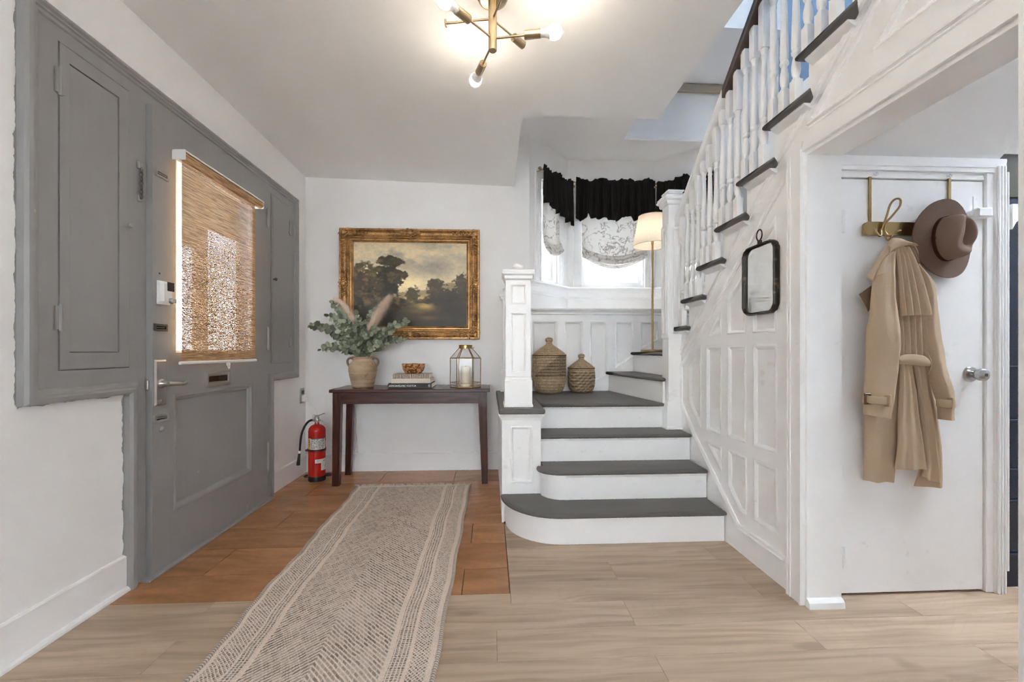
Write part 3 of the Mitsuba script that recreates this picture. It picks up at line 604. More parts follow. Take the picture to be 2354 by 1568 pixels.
part(dr1, 'button', lathe([(0.012, 0), (0.012, 0.005), (0.008, 0.009), (0, 0.010)], 20).apply_transform(ax_matrix([-1.576, 2.126, .688], [0, 1, 0], [0, 0, 1], [1, 0, 0])), 'grey_paint', 40)
part(dr1, 'screw', lathe([(0.005, 0), (0.005, 0.001), (0.003, 0.003), (0, 0.003)], 14).apply_transform(ax_matrix([-1.576, 2.117, 1.430], [0, 1, 0], [0, 0, 1], [1, 0, 0])), 'dark_metal', 40)
part(dr1, 'latch', box(-1.60, -1.588, 2.062, 2.076, .878, .925, .003), 'nickel')
for z0, z1 in ((1.944, 2.066), (1.08, 1.218), (.222, .405)):
    part(dr1, 'hinge', cat([cyl((-1.569, 3.100, z0), (-1.569, 3.100, z1), .0085, 12), cyl((-1.569, 3.100, z0 - .012), (-1.569, 3.100, z0), .005, 10), cyl((-1.569, 3.100, z1), (-1.569, 3.100, z1 + .012), .005, 10), box(-1.604, -1.574, 3.105, 3.14, z0, z1)]), 'grey_paint', 40)

# roller blind on the door
rb = thing('roller_blind', 'woven brown roller blind covering the glass of the grey entry door', 'blind')
BX = -1.530
cas = [(-0.030, 0.0), (0.018, 0.0), (0.024, -0.006), (0.024, -0.014), (0.016, -0.004), (-0.030, -0.004)]
n = len(cas); V = np.array([[(BX + a, y, 2.060 + b) for a, b in cas] for y in (2.192, 2.925)]).reshape(-1, 3)
q = [[i, (i + 1) % n, n + (i + 1) % n, n + i] for i in range(n)]
part(rb, 'head_rail', quads(V, q), 'white_plastic')
for y in (2.192, 2.921):
    part(rb, 'end_bracket', box(BX - .044, BX + .022, y, y + .004, 2.008, 2.060, .002), 'white_plastic')
scene['reed_brown'] = pr((0.34, 0.215, 0.118), 0.6, 0.25)
def f_reed(p, n, uv):
    g = fbm(p.y * 18, p.z * 260, 3.0, 2); h = fbm(p.y * 4, p.z * 300, 9.0, 2)
    return mix(mi.Color3f(0.30, 0.165, 0.072), mi.Color3f(0.56, 0.365, 0.205), smoothstep(0.25, 0.75, 0.6 * g + 0.4 * h))
scene['reed_weave'] = pr(proc(f_reed), 0.6, 0.25)
th = np.arange(28) * 2 * np.pi / 28
part(rb, 'roll', cyl((BX, 2.196, 2.030), (BX, 2.918, 2.030), 0.0235, 28), 'reed_weave', 40)
ns, nseg = 262, 132; zs = np.linspace(1.006, 2.030, ns + 1); ys = np.linspace(2.198, 2.860, nseg + 1)
V, F = [], []; rg = np.random.default_rng(3)
pitch = zs[1] - zs[0]
for i in range(ns):
    e0 = rg.normal(0, 1, nseg + 1); e0 = 0.5 * e0 + 0.5 * np.roll(e0, 1); e1 = rg.normal(0, 1, nseg + 1); e1 = 0.5 * e1 + 0.5 * np.roll(e1, 1)
    lo, hi = zs[i] + pitch * (0.012 + 0.095 * e0), zs[i + 1] - pitch * (0.012 + 0.095 * e1)
    dx = BX + 0.0235 * 0 - 0.0006 + 0.0012 * (i % 2) + rg.normal(0, .0002, nseg + 1)
    o = len(V) * 0 + i * 2 * (nseg + 1)
    V.append(np.c_[dx, ys, lo]); V.append(np.c_[dx, ys, hi])
    j = np.arange(nseg); a, b, c, d = o + j, o + j + 1, o + nseg + 1 + j + 1, o + nseg + 1 + j
    F.append(np.stack([a, b, c, d], 1))
part(rb, 'fabric', quads(np.vstack(V), np.vstack(F)), 'reed_weave', stuff=True, label='woven reed sheet with light coming through its gaps')
part(rb, 'bottom_bar', cyl((BX, 2.186, 1.000), (BX, 2.868, 1.000), .0085, 14), 'white_plastic', 40)
part(rb, 'pull_clip', cat([box(BX - .004, BX + .006, 2.558, 2.588, .974, .994, .003), tube([(BX + .004, 2.573 + .008 * math.cos(a), .968 + .010 * math.sin(a)) for a in np.linspace(0, 2 * np.pi, 15)], .003, 6, cap=False)]), 'white_plastic', 40)

# ------------------------------------------------------------------ closet door under the stairs
wc = struct('wall_closet')
solo(wc, cat([exY(sbox(1.30, 0, 2.262, 1.92).difference(sbox(1.47, -1, 2.172, 1.815)), 1.785, 1.815), box(1.33, 2.25, 2.35, 2.37, 0, 2.0)]), 'trim_paint')
d2 = struct('door_2')
solo(d2, box(1.472, 2.168, 1.770, 1.805, .010, 1.806, .002), 'trim_paint')
hd = part(d2, 'knob', lathe([(0.034, 0), (0.034, 0.004), (0.030, 0.010), (0.014, 0.012), (0.013, 0.024), (0.022, 0.030), (0.0265, 0.042), (0.026, 0.056), (0.018, 0.063), (0, 0.064)], 32).apply_transform(ax_matrix([2.106, 1.770, .958], [1, 0, 0], [0, 0, 1], [0, -1, 0])), 'chrome', 40, label='satin chrome door knob')
part(hd, 'keyhole', cyl((2.106, 1.7075, .958), (2.106, 1.7050, .958), .007, 14), 'dark_metal', 40)
for z0 in (1.570, .122):
    part(d2, 'hinge', cat([cyl((1.524, 1.762, z0), (1.524, 1.762, z0 + .096), .006, 10), box(1.505, 1.522, 1.765, 1.772, z0, z0 + .096)]), 'trim_paint', 40)
part(d2, 'rim_latch', cat([box(2.105, 2.178, 1.735, 1.770, 1.640, 1.682, .006), box(2.090, 2.108, 1.752, 1.770, 1.650, 1.672, .003), cyl((2.108, 1.758, 1.675), (2.108, 1.758, 1.735), .0025, 8)]), 'white_gloss', 30)
t4 = struct('trim_4')
solo(t4, cat([box(1.455, 2.172, 1.768, 1.80, 1.812, 1.842, .002), box(2.172, 2.206, 1.760, 1.80, 0, 1.842, .003), exY(P([(1.455, 1.842), (2.206, 1.842), (2.225, 1.862), (1.455, 1.858)]), 1.756, 1.79)]), 'trim_paint')
part(t4, 'casing', cat([box(2.206, 2.256, 1.752, 1.80, 0, 1.885)] + [box(2.206 + a, 2.206 + a + .009, 1.744, 1.753, 0, 1.868, .002) for a in (.006, .020, .034)] + [box(2.249, 2.259, 1.742, 1.80, 0.10, 1.84, .003)]), 'trim_paint')
part(t4, 'head_casing', exY(P([(1.455, 1.858), (2.225, 1.862), (2.258, 1.885), (2.258, 1.90), (1.455, 1.90)]), 1.752, 1.79), 'trim_paint')
for x, z in ((1.665, 1.829), (2.002, 1.827)):
    part(t4, 'cup_hook', cat([lathe([(0.006, 0), (0.006, 0.003), (0.003, 0.004), (0.003, 0.010)], 12).apply_transform(ax_matrix([x, 1.768, z], [1, 0, 0], [0, 0, 1], [0, -1, 0])), tube([(x + .008 * math.sin(a), 1.758, z - .004 + .008 * math.cos(a)) for a in np.linspace(0, 4.6, 14)], .0028, 6)]), 'white_gloss', 40)
# dark navy panelling at the passage beyond the casing
scene['navy_paint'] = pr((0.006, 0.012, 0.028), 0.25, 0.5)
nv = struct('wall_navy')
solo(nv, cat([box(2.262, 3.62, 1.80, 1.83, 0, 2.64)]), 'navy_paint')
for z in (0.14, 0.38, 0.52, 0.74, 0.98): part(nv, 'batten', box(2.264, 3.2, 1.788, 1.801, z, z + .014, .003), 'navy_paint')
scene['olive_paint'] = pr((0.045, 0.042, 0.022), 0.5, 0.4)
part(nv, 'upper_panel', box(2.264, 3.2, 1.786, 1.799, 1.75, 2.35, .003), 'olive_paint')
part(nv, 'shelf_bracket', exY(P([(2.268, 1.70), (2.50, 1.70), (2.50, 1.67), (2.33, 1.665), (2.315, 1.64), (2.285, 1.62), (2.268, 1.59)]), 1.740, 1.80), 'white_gloss')
# ------------------------------------------------------------------ console table
ct = thing('console_table', 'dark mahogany console table with tapered legs against the white back wall under the painting', 'table')
part(ct, 'table_top', box(-1.240, -0.004, 3.345, 3.785, .738, .762, .003), 'mahogany')
part(ct, 'apron', cat([box(-1.19, -0.06, 3.392, 3.412, .645, .738, .001), box(-1.19, -0.06, 3.730, 3.748, .645, .738, .001), box(-1.218, -1.198, 3.40, 3.745, .645, .738, .001), box(-0.048, -0.030, 3.40, 3.745, .645, .738, .001)]), 'mahogany')
def leg(x0, x1, y0, y1, bx0, bx1, by0, by1, zt=.738):
    v = [(bx0, by0, 0), (bx1, by0, 0), (bx1, by1, 0), (bx0, by1, 0), (x0, y0, .62), (x1, y0, .62), (x1, y1, .62), (x0, y1, .62), (x0, y0, zt), (x1, y0, zt), (x1, y1, zt), (x0, y1, zt)]
    q = [[3, 2, 1, 0], [8, 9, 10, 11]]
    for a in (0, 4):
        for j in range(4): q.append([a + j, a + (j + 1) % 4, a + 4 + (j + 1) % 4, a + 4 + j])
    return quads(v, q)
part(ct, 'leg', leg(-1.226, -1.166, 3.385, 3.445, -1.238, -1.184, 3.405, 3.455), 'mahogany_leg')
part(ct, 'leg', leg(-0.094, -0.030, 3.385, 3.445, -0.066, -0.020, 3.405, 3.455), 'mahogany_leg')
part(ct, 'leg', leg(-1.226, -1.170, 3.700, 3.755, -1.238, -1.192, 3.705, 3.75), 'mahogany_leg')
part(ct, 'leg', leg(-0.088, -0.030, 3.700, 3.755, -0.066, -0.020, 3.705, 3.75), 'mahogany_leg')
TT = 0.762
# ------------------------------------------------------------------ framed landscape
pa = thing('framed_painting', 'large landscape painting in an ornate gilt frame hanging above the console table', 'painting')
X0, X1, Z0, Z1 = -1.313, -0.094, 1.163, 2.132
def f_gilt(p, n, uv):
    g = fbm(p.x * 16, p.y * 16, p.z * 16, 3); h = fbm(p.x * 130, p.y * 130, p.z * 130, 2)
    return mix(mi.Color3f(0.12, 0.052, 0.018), mi.Color3f(0.55, 0.305, 0.120), smoothstep(0.18, 0.72, 0.6 * g + 0.4 * h))
scene['gilt'] = pr(proc(f_gilt), 0.36, 0.5, metallic=0.55)
fp = [(0, 0), (0, .046), (.006, .054), (.016, .054), (.022, .046), (.034, .032), (.050, .027), (.064, .030), (.072, .038), (.078, .038), (.081, .031), (.086, .034), (.090, .030), (.100, .030), (.106, .024), (.110, .018), (.116, .014), (.116, 0)]
Nf = (0, -1, 0); FY = 3.822
cr = [(X0, FY, Z0), (X1, FY, Z0), (X1, FY, Z1), (X0, FY, Z1)]
part(pa, 'frame', sweep(ring(cr, Nf), fp, Nf, closed=True), 'gilt')
def blob(c, r, sc=(1, 1, 1)):
    m = trimesh.creation.icosphere(2, r); m.apply_scale(sc); m.apply_translation(c); return m
def scroll(cx, cz, r, turn, a0, hand, y):
    a = np.linspace(0, turn, 26); rr = r * (1 - 0.82 * a / turn)
    return tube(np.c_[cx + rr * np.cos(a0 + hand * a), y - .004 * np.sin(a), cz + rr * np.sin(a0 + hand * a)], np.linspace(.0052, .0030, 26), 7)
def ornament(cx, cz, dirs, y, seed):
    rg = np.random.default_rng(seed); ms = []
    for (dx, dz, L) in dirs:
        t = np.array([dx, dz]); nrm = np.array([-dz, dx])
        for k in range(7):
            f = (k + .5) / 7; w = .030 * (1 - f) + .006
            for s in (-1, 1):
                c = np.array([cx, cz]) + t * L * f + nrm * s * w * .8
                ms.append(scroll(c[0], c[1], .013 * (1 - .5 * f), 4.6, rg.uniform(0, 6), s, y - .004 * (1 - f)))
            c = np.array([cx, cz]) + t * L * f
            ms.append(blob((c[0], y - .004, c[1]), .009 * (1 - .55 * f), (1.3, .8, 1.0)))
    return cat(ms)
OY = FY - .046
for (cx, cz, sx, sz) in ((X0 + .036, Z0 + .036, 1, 1), (X1 - .036, Z0 + .036, -1, 1), (X1 - .036, Z1 - .036, -1, -1), (X0 + .036, Z1 - .036, 1, -1)):
    part(pa, 'corner_ornament', cat([ornament(cx, cz, [(sx, 0, .21), (0, sz, .19)], OY, abs(int(40 + cx * 10 + cz))), blob((cx, OY - .002, cz), .022, (1, .5, 1)), blob((cx - sx * .016, OY - .002, cz - sz * .016), .014, (1, .6, 1))]), 'gilt', 50)
for (cx, cz, d) in (((X0 + X1) / 2, Z1 - .034, [(1, 0, .085), (-1, 0, .085)]), ((X0 + X1) / 2, Z0 + .036, [(1, 0, .085), (-1, 0, .085)]), (X0 + .034, (Z0 + Z1) / 2, [(0, 1, .11), (0, -1, .11)]), (X1 - .034, (Z0 + Z1) / 2, [(0, 1, .11), (0, -1, .11)])):
    part(pa, 'centre_ornament', cat([ornament(cx, cz, d, OY, abs(int(90 + cx * 7))), blob((cx, OY - .004, cz), .020, (1.1, .6, 1.1))]), 'gilt', 50)
# bead course round the sight edge
part(pa, 'beading', cat([trimesh.creation.icosphere(1, .0042).apply_translation((x, FY - .036, z)) for x, z in
     [(x, zz) for zz in (Z0 + .075, Z1 - .075) for x in np.arange(X0 + .078, X1 - .075, .0125)] + [(xx, z) for xx in (X0 + .075, X1 - .075) for z in np.arange(Z0 + .08, Z1 - .075, .0125)]]), 'gilt')
# canvas, painted by hand in numpy: an old-master style wooded landscape with a pool
def srgb(c): c = np.asarray(c, float) / 255; return np.where(c < .04045, c / 12.92, ((c + .055) / 1.055) ** 2.4)
def fb(u, v, s, seed, o=5, sy=None):
    q = np.stack([u * s, v * (sy or s), np.full_like(u, seed * 3.7)], -1).reshape(-1, 3); out = 0; a = 1; tot = 0
    for k in range(o): out = out + a * meshkit.noise(q * 2 ** k, seed + k); tot += a; a *= .55
    o_ = (out / tot).reshape(u.shape)
    return (o_ - o_.min()) / (o_.max() - o_.min() + 1e-9)
W, Hh = 420, 320
u, v = np.meshgrid(np.linspace(0, 1, W), np.linspace(0, 1, Hh))
c1, c2 = fb(u, v, 2.2, 1, sy=3.4), fb(u, v, 6, 9, sy=9); fine = fb(u, v, 42, 4, 3)
def lay(img, col, m): return img * (1 - m[..., None]) + np.asarray(col, float) * m[..., None]
img = np.zeros((Hh, W, 3)) + [140, 133, 114]
img = lay(img, [118, 122, 112], ss(.5, 0, u) * ss(.30, 0, v) * .9)
img = lay(img, [178, 161, 126], ss(.08, .50, v) * (0.6 + .35 * ss(.75, .3, u)))
img = lay(img, [172, 153, 122], ss(.50, .72, c1) * .8 * ss(.6, .2, v))
img = lay(img, [112, 108, 98], ss(.56, .80, fb(u, v, 3.0, 21, sy=6.0)) * .6 * ss(.50, .2, v))
img = lay(img, [108, 100, 96], np.exp(-((u - .72) / .13) ** 2 - ((v - .29) / .10) ** 2) * (.45 + .55 * c2))
img = lay(img, [184, 162, 130], np.exp(-((u - .70 - .5 * (v - .12)) / .17) ** 2 - ((v - .12) / .05) ** 2) * .8 * (.4 + .8 * c2))
img = lay(img, [204, 184, 138], np.exp(-((u - .47) / .15) ** 2 - ((v - .49) / .07) ** 2) * .9)
hill = .565 - .02 * np.sin(u * 9 + 1) - .085 * ss(.66, .86, u) + .01 * c2
img = lay(img, [118, 104, 76], ss(hill - .006, hill + .012, v))
img = lay(img, [150, 130, 88], ss(.60, .66, v) * ss(.35, .45, u) * ss(.75, .6, u))
def crown(cu, cv, ru, rv, col, hi, seed, soft=.16):
    global img
    d = np.sqrt(((u - cu) / ru) ** 2 + ((v - cv) / rv) ** 2) + (fb(u, v, 22, seed, 6) - .5) * 1.15 + (fine - .5) * .5
    m = ss(1.0 + soft, 1.0 - soft, d); tone = fb(u, v, 18, seed + 3)
    img = lay(img, np.asarray(col) , m)
    img = img + (m * ss(.45, .80, tone) * .75)[..., None] * (np.asarray(hi) - np.asarray(col))
ground = .70 + .02 * np.sin(u * 7) + .015 * c2
img = lay(img, [58, 46, 29], ss(ground - .02, ground + .03, v))
img = lay(img, [150, 128, 76], np.exp(-((u - .63) / .10) ** 2 - ((v - .755) / .05) ** 2) * .95)
img = lay(img, [120, 98, 58], np.exp(-((u - .55) / .10) ** 2 - ((v - .82) / .03) ** 2) * .8 * (.3 + c2))
img = lay(img, [126, 96, 66], np.exp(-((u - .64) / .14) ** 2 - ((v - .895) / .028) ** 2) * .85 * (.2 + c2))
crown(.52, .62, .055, .085, [62, 54, 32], [110, 92, 52], 31); crown(.60, .69, .10, .035, [52, 44, 27], [90, 74, 42], 33)
crown(.73, .58, .075, .13, [56, 47, 32], [92, 76, 50], 35); crown(.70, .48, .045, .045, [60, 50, 34], [96, 80, 52], 37); crown(.84, .66, .14, .12, [50, 42, 31], [78, 64, 46], 39); crown(.96, .52, .075, .13, [54, 46, 33], [80, 66, 46], 41)
img = lay(img, [40, 34, 27], ss(.64, .80, u + (fb(u, v, 6, 77) - .5) * .2) * ss(.60, .68, v) * ss(.9, .8, v) * .8)
crown(.09, .46, .16, .20, [64, 54, 32], [112, 90, 54], 43); crown(.05, .62, .14, .25, [50, 40, 24], [104, 78, 46], 45)
crown(.30, .22, .10, .055, [44, 38, 22], [84, 72, 40], 47); crown(.37, .24, .065, .05, [48, 41, 24], [84, 72, 40], 49); crown(.29, .36, .10, .09, [38, 33, 19], [76, 64, 36], 51); crown(.40, .38, .075, .05, [48, 40, 24], [86, 72, 42], 53); crown(.36, .46, .09, .06, [44, 37, 22], [80, 66, 38], 55); crown(.26, .58, .14, .15, [34, 29, 17], [66, 56, 32], 57)
crown(.18, .70, .28, .11, [36, 29, 17], [98, 80, 42], 59, .3)
img = lay(img, [30, 25, 15], np.exp(-((u - .285 - .05 * (v - .5)) / .012) ** 2) * ss(.3, .4, v) * ss(.72, .62, v) * .8)
img = lay(img, [34, 28, 19], ss(.72, .86, v + (c2 - .5) * .12) * (1 - .72 * np.exp(-((u - .62) / .17) ** 2 - ((v - .84) / .11) ** 2)) * .78)
img = img * (.93 + .14 * fine[..., None]) * (.97 + .06 * fb(u, v, 120, 90, 2))[..., None]
xs, zs = np.linspace(X0 + .112, X1 - .112, W), np.linspace(Z1 - .112, Z0 + .112, Hh)
XX, ZZ = np.meshgrid(xs, zs); I, J = np.meshgrid(np.arange(Hh - 1), np.arange(W - 1), indexing='ij'); a = (I * W + J).ravel()
scene['oil_paint'] = pr(VC, 0.42, 0.4)
part(pa, 'canvas', quads(np.c_[XX.ravel(), np.full(XX.size, FY - .012), ZZ.ravel()], np.stack([a, a + W, a + W + 1, a + 1], 1)), 'oil_paint', color=np.clip(1.85 * srgb(np.clip(img, 0, 255)), 0, 1).reshape(-1, 3))

# ------------------------------------------------------------------ vase and bouquet
def f_stone(p, n, uv):
    ringn = fbm(p.z * 60, p.x * 3, p.y * 3, 2); sp = smoothstep(.72, .80, fbm(p.x * 70, p.y * 70, p.z * 70, 2)); g = fbm(p.x * 12, p.y * 12, p.z * 12, 3)
    c = mix(mi.Color3f(0.30, 0.20, 0.118), mi.Color3f(0.46, 0.34, 0.225), smoothstep(.2, .8, .5 * ringn + .5 * g))
    return mix(c, mi.Color3f(0.16, 0.09, 0.045), .6 * sp)
scene['stoneware'] = pr(proc(f_stone), 0.5, 0.35)
scene['stoneware_dark'] = pr((0.20, 0.125, 0.07), 0.5, 0.35)
VX, VY = -1.045, 3.56
va = thing('stoneware_vase', 'tan two-handled stoneware vase on the left of the console table', 'vase')
vp = [(0, 0), (.072, 0), (.078, .004), (.092, .04), (.106, .10), (.1125, .15), (.111, .175), (.100, .197), (.084, .212), (.079, .222), (.079, .236), (.086, .243), (.086, .250), (.080, .252), (.072, .246), (.071, .225), (.078, .208), (.09, .19), (.100, .15), (.09, .06), (.05, .012), (0, .012)]
sp_ = spline([(r, z) for r, z in vp[1:9]], 30)
solo(va + '__body', lathe([(0, 0)] + [tuple(q) for q in sp_] + vp[9:], 56, (VX, VY, TT)), 'stoneware', 50)
for s in (-1, 1):
    hp_ = spline([(s * .080, .228), (s * .100, .240), (s * .122, .225), (s * .122, .195), (s * .106, .168)], 22)
    part(va, 'handle', tube(np.c_[VX + hp_[:, 0], np.full(22, VY), TT + hp_[:, 1]], .0085, 10), 'stoneware_dark', 50)
scene['leaf_grey'] = pr((0.172, 0.192, 0.130), 0.55, 0.35); scene['leaf_dark'] = pr((0.098, 0.110, 0.072), 0.55, 0.35); scene['leaf_pale'] = pr((0.290, 0.318, 0.222), 0.55, 0.35)
scene['stem_brown'] = pr((0.16, 0.12, 0.07), 0.7, 0.3)
def leaf_mesh(k):
    th = np.linspace(0, 2 * np.pi, 15)[:-1]; rg = np.random.default_rng(k)
    r = 1 + .06 * rg.normal(size=14); x, y = .5 + .52 * np.cos(th) * r, .46 * np.sin(th) * r; x[7] = 0
    z = .20 * np.abs(y) - .12 * (x - .5) ** 2 + .02 * rg.normal(size=14)
    inner = np.c_[.5 + .5 * (x - .5), .5 * y, .5 * z - .01]
    v = np.vstack([[(.5, 0, -.025)], inner, np.c_[x, y, z]]); f = []
    for i in range(14):
        j = (i + 1) % 14; f += [[0, 1 + i, 1 + j], [1 + i, 15 + i, 15 + j], [1 + i, 15 + j, 1 + j]]
    return M(v, f)
leaf_ply = {(k, m): mikit.ply(leaf_mesh(k), m, smooth=True) for k in range(3) for m in ('leaf_grey', 'leaf_dark', 'leaf_pale')}
def px3(zx, zy, Y):                          # bouquet sketch coordinates (cm-like grid) to metres on the depth Y
    return np.array([VX + (zx - 905) * 0.000538 * Y / 3.56, Y, TT + 0.252 + (1030 - zy) * 0.000538 * Y / 3.56])
tips = [(85, 560, 3.58), (285, 930, 3.52), (380, 195, 3.66), (380, 400, 3.54), (400, 715, 3.62), (1015, 280, 3.66), (830, 370, 3.52), (1565, 500, 3.60), (1540, 790, 3.54), (1400, 640, 3.48), (1240, 860, 3.44),
        (660, 985, 3.46), (850, 985, 3.42), (1120, 930, 3.45), (545, 880, 3.48), (690, 490, 3.46), (1180, 600, 3.44), (1040, 690, 3.38), (840, 740, 3.38), (960, 480, 3.60), (620, 650, 3.44), (760, 860, 3.40), (1330, 760, 3.62)]
rg = np.random.default_rng(11)
bq = thing('eucalyptus_bouquet', 'loose bouquet of round grey-green eucalyptus leaves in the stoneware vase', 'bouquet')
for bi, (zx, zy, Y) in enumerate(tips):
    tip = px3(zx, zy, Y); b0 = np.array([VX + rg.uniform(-.03, .03), VY + rg.uniform(-.03, .03), TT + .16]); neck = np.array([VX + np.clip((tip[0] - VX) * .22, -.05, .05), VY + (Y - VY) * .25, TT + .255])
    mid = neck * .45 + tip * .55 + np.array([0, 0, .05 + .03 * (zy < 700)])
    cv_ = spline([b0, neck, mid, tip], 40)
    br = part(bq, 'branch', tube(cv_, np.linspace(.0028, .0012, 40), 5), 'stem_brown', 60)
    L = np.linalg.norm(np.diff(cv_, axis=0), axis=1).sum(); n = max(5, int(L / .034))
    for k in range(n):
        f = .40 + .60 * (k + .7) / n; i = min(int(f * 39), 38); p0 = cv_[i]; t = cv_[min(i + 1, 39)] - cv_[i - 1]; t /= np.linalg.norm(t)
        for s in ((-1, 1) if k < n - 1 else (0,)):
            a = rg.uniform(0, 2 * np.pi); side = np.cross(t, [0, 1, 0]); side /= np.linalg.norm(side) + 1e-9; up = np.cross(side, t)
            d = side * s * np.cos(.5 * (k % 2)) + up * s * np.sin(.5 * (k % 2)) + t * rg.uniform(.3, .8) + rg.normal(0, .22, 3); d /= np.linalg.norm(d)
            nn = np.array([rg.normal(0, .45), -1, rg.normal(.25, .45)]); nn -= d * (nn @ d); nn /= np.linalg.norm(nn)
            sz = rg.uniform(.030, .054) * (1.0 if f < .85 else .85); m = np.eye(4); m[:3, 0], m[:3, 1], m[:3, 2], m[:3, 3] = d * sz, np.cross(nn, d) * sz, nn * sz, p0
            if (p0 + d * sz)[1] > 3.80: continue
            w = rg.random(); mt = 'leaf_pale' if w < .25 else ('leaf_grey' if w < .70 else 'leaf_dark')
            scene[key_for(br + '__leaf')] = {**leaf_ply[(int(rg.integers(3)), mt)], 'to_world': T(m)}
def f_pamp(p, n, uv): return mi.Color3f(0.80, 0.65, 0.53) * (.78 + .4 * fbm(p.x * 60, p.y * 60, p.z * 60, 2))
scene['pampas'] = pr(proc(f_pamp), 0.8, 0.2)
def plume(pts, wmax, label, seed, nst=1500):
    rg = np.random.default_rng(seed); cv_ = spline(pts, 60); k = thing('pampas_plume', label, 'pampas grass')
    part(k, 'stem', tube(cv_, np.linspace(.003, .001, 60), 5), 'stem_brown', 60); V, F = [], []
    for s in range(nst):
        f = .36 + .62 * rg.random() ** .9; i = min(int(f * 59), 57); p0 = cv_[i]; t = cv_[i + 1] - cv_[i]; t /= np.linalg.norm(t)
        a = rg.uniform(0, 2 * np.pi); o = np.cross(t, [0, 1, 0]); o /= np.linalg.norm(o); o = o * np.cos(a) + np.cross(t, o) * np.sin(a)
        w = wmax * (np.sin(np.pi * np.clip((f - .30) / .75, 0, 1)) ** .7) * rg.uniform(.35, 1.0); L = rg.uniform(.045, .085) * (1.1 - .5 * f)
        q = [p0, p0 + t * L * .5 + o * w * .75, p0 + t * L + o * w + np.array([0, 0, -.012]) * rg.random()]; sd = np.cross(t, o); r = .0011
        b = len(V)
        for j, c in enumerate(q): rr = r * (1 - .4 * j); V += [c - sd * rr, c + sd * rr]
        F += [[b, b + 1, b + 3, b + 2], [b + 2, b + 3, b + 5, b + 4]]
    part(k, 'plume', quads(V, F), 'pampas', stuff=True)
plume([(VX + .01, VY, TT + .18), px3(960, 900, 3.54), px3(1050, 600, 3.52), px3(1190, 330, 3.52), px3(1340, 110, 3.50)], .066, 'tall upright pampas plume on the right of the bouquet', 3, 3600)
plume([(VX - .01, VY + .01, TT + .18), px3(840, 900, 3.58), px3(780, 640, 3.60), px3(650, 330, 3.62), px3(450, 150, 3.62)], .048, 'pale arching pampas plume on the left of the bouquet', 5, 2800)

# ------------------------------------------------------------------ books and bowl
scene['page_paper'] = pr((0.66, 0.60, 0.52), 0.85, 0.2); scene['book_black'] = pr((0.022, 0.026, 0.027), 0.45, 0.4); scene['book_cream'] = pr((0.66, 0.585, 0.49), 0.6, 0.3); scene['foil_cream'] = pr((0.70, 0.68, 0.60), 0.5, 0.3)
def f_bstripe(p, n, uv):
    w = noise(p.x * 40, p.z * 8, 2.0) * 1.2; s = smoothstep(.38, .62, dr.abs((p.x * 95 + w) - dr.floor(p.x * 95 + w) - .5) * 2)
    return mix(mi.Color3f(0.10, 0.055, 0.035), mi.Color3f(0.58, 0.50, 0.42), s)
scene['book_stripe'] = pr(proc(f_bstripe), 0.6, 0.3); scene['book_mauve'] = pr((0.36, 0.30, 0.28), 0.6, 0.3)
def book(label, x0, x1, y0, y1, z0, z1, cover, spine):
    k = thing('book', label, 'book')
    t = .003
    part(k, 'cover', cat([box(x0, x1, y0 + .002, y1, z0, z0 + t, .0008), box(x0, x1, y0 + .002, y1, z1 - t, z1, .0008)]), cover)
    part(k, 'spine', box(x0, x1, y0, y0 + .004, z0, z1, .0018), spine)
    part(k, 'pages', box(x0 + .004, x1 - .004, y0 + .004, y1 - .006, z0 + t, z1 - t), 'page_paper')
    return k
b1 = book('black hardcover book with cream spine lettering, lowest of the stack', -.812, -.468, 3.430, 3.690, TT, TT + .040, 'book_black', 'book_black')
tm = meshkit.text_mesh('ARCHIUSI COTA', .0125, .0008, bold=True); wd = tm.extents[0]; tm.apply_scale([.216 / wd, 1, 1])
part(b1, 'spine_lettering', moved(tm, ax_matrix([-.806, 3.4302, TT + .0145], [1, 0, 0], [0, 0, 1], [0, -1, 0])), 'foil_cream')
th = np.linspace(0, 2 * np.pi, 19)
part(b1, 'spine_emblem', cat([tube(np.c_[-.486 + .0055 * np.cos(th), np.full(19, 3.4302), TT + .021 + .0095 * np.sin(th)], .0011, 6, cap=False), tube(np.c_[-.486 + .006 * np.sin(th[:13] * 1.6), np.full(13, 3.4302), TT + .013 + .016 * np.linspace(0, 1, 13)], .0010, 6)]), 'foil_cream')
book('plain cream linen book, middle of the stack', -.792, -.480, 3.445, 3.678, TT + .040, TT + .077, 'book_cream', 'book_cream')
book('brown and white striped book, topmost of the stack', -.780, -.488, 3.452, 3.662, TT + .077, TT + .113, 'book_mauve', 'book_stripe')
def f_bowl(p, n, uv):
    g = fbm(p.x * 75, p.y * 75, p.z * 75, 3); h = fbm(p.x * 20, p.y * 20, p.z * 20, 2)
    return mix(mi.Color3f(0.155, 0.042, 0.012), mi.Color3f(0.58, 0.30, 0.135), smoothstep(.40, .62, .7 * g + .3 * h))
scene['amber_bowl'] = pr(proc(f_bowl), 0.16, 0.5)
bo = thing('bowl', 'mottled amber brown bowl on top of the stack of books', 'bowl')
solo(bo, lathe([(0, 0), (.058, 0), (.066, .004), (.082, .024), (.091, .050), (.0945, .076), (.0945, .080), (.090, .080), (.086, .052), (.074, .022), (.055, .010), (0, .010)], 48, (-.632, 3.555, TT + .113)), 'amber_bowl', 50)

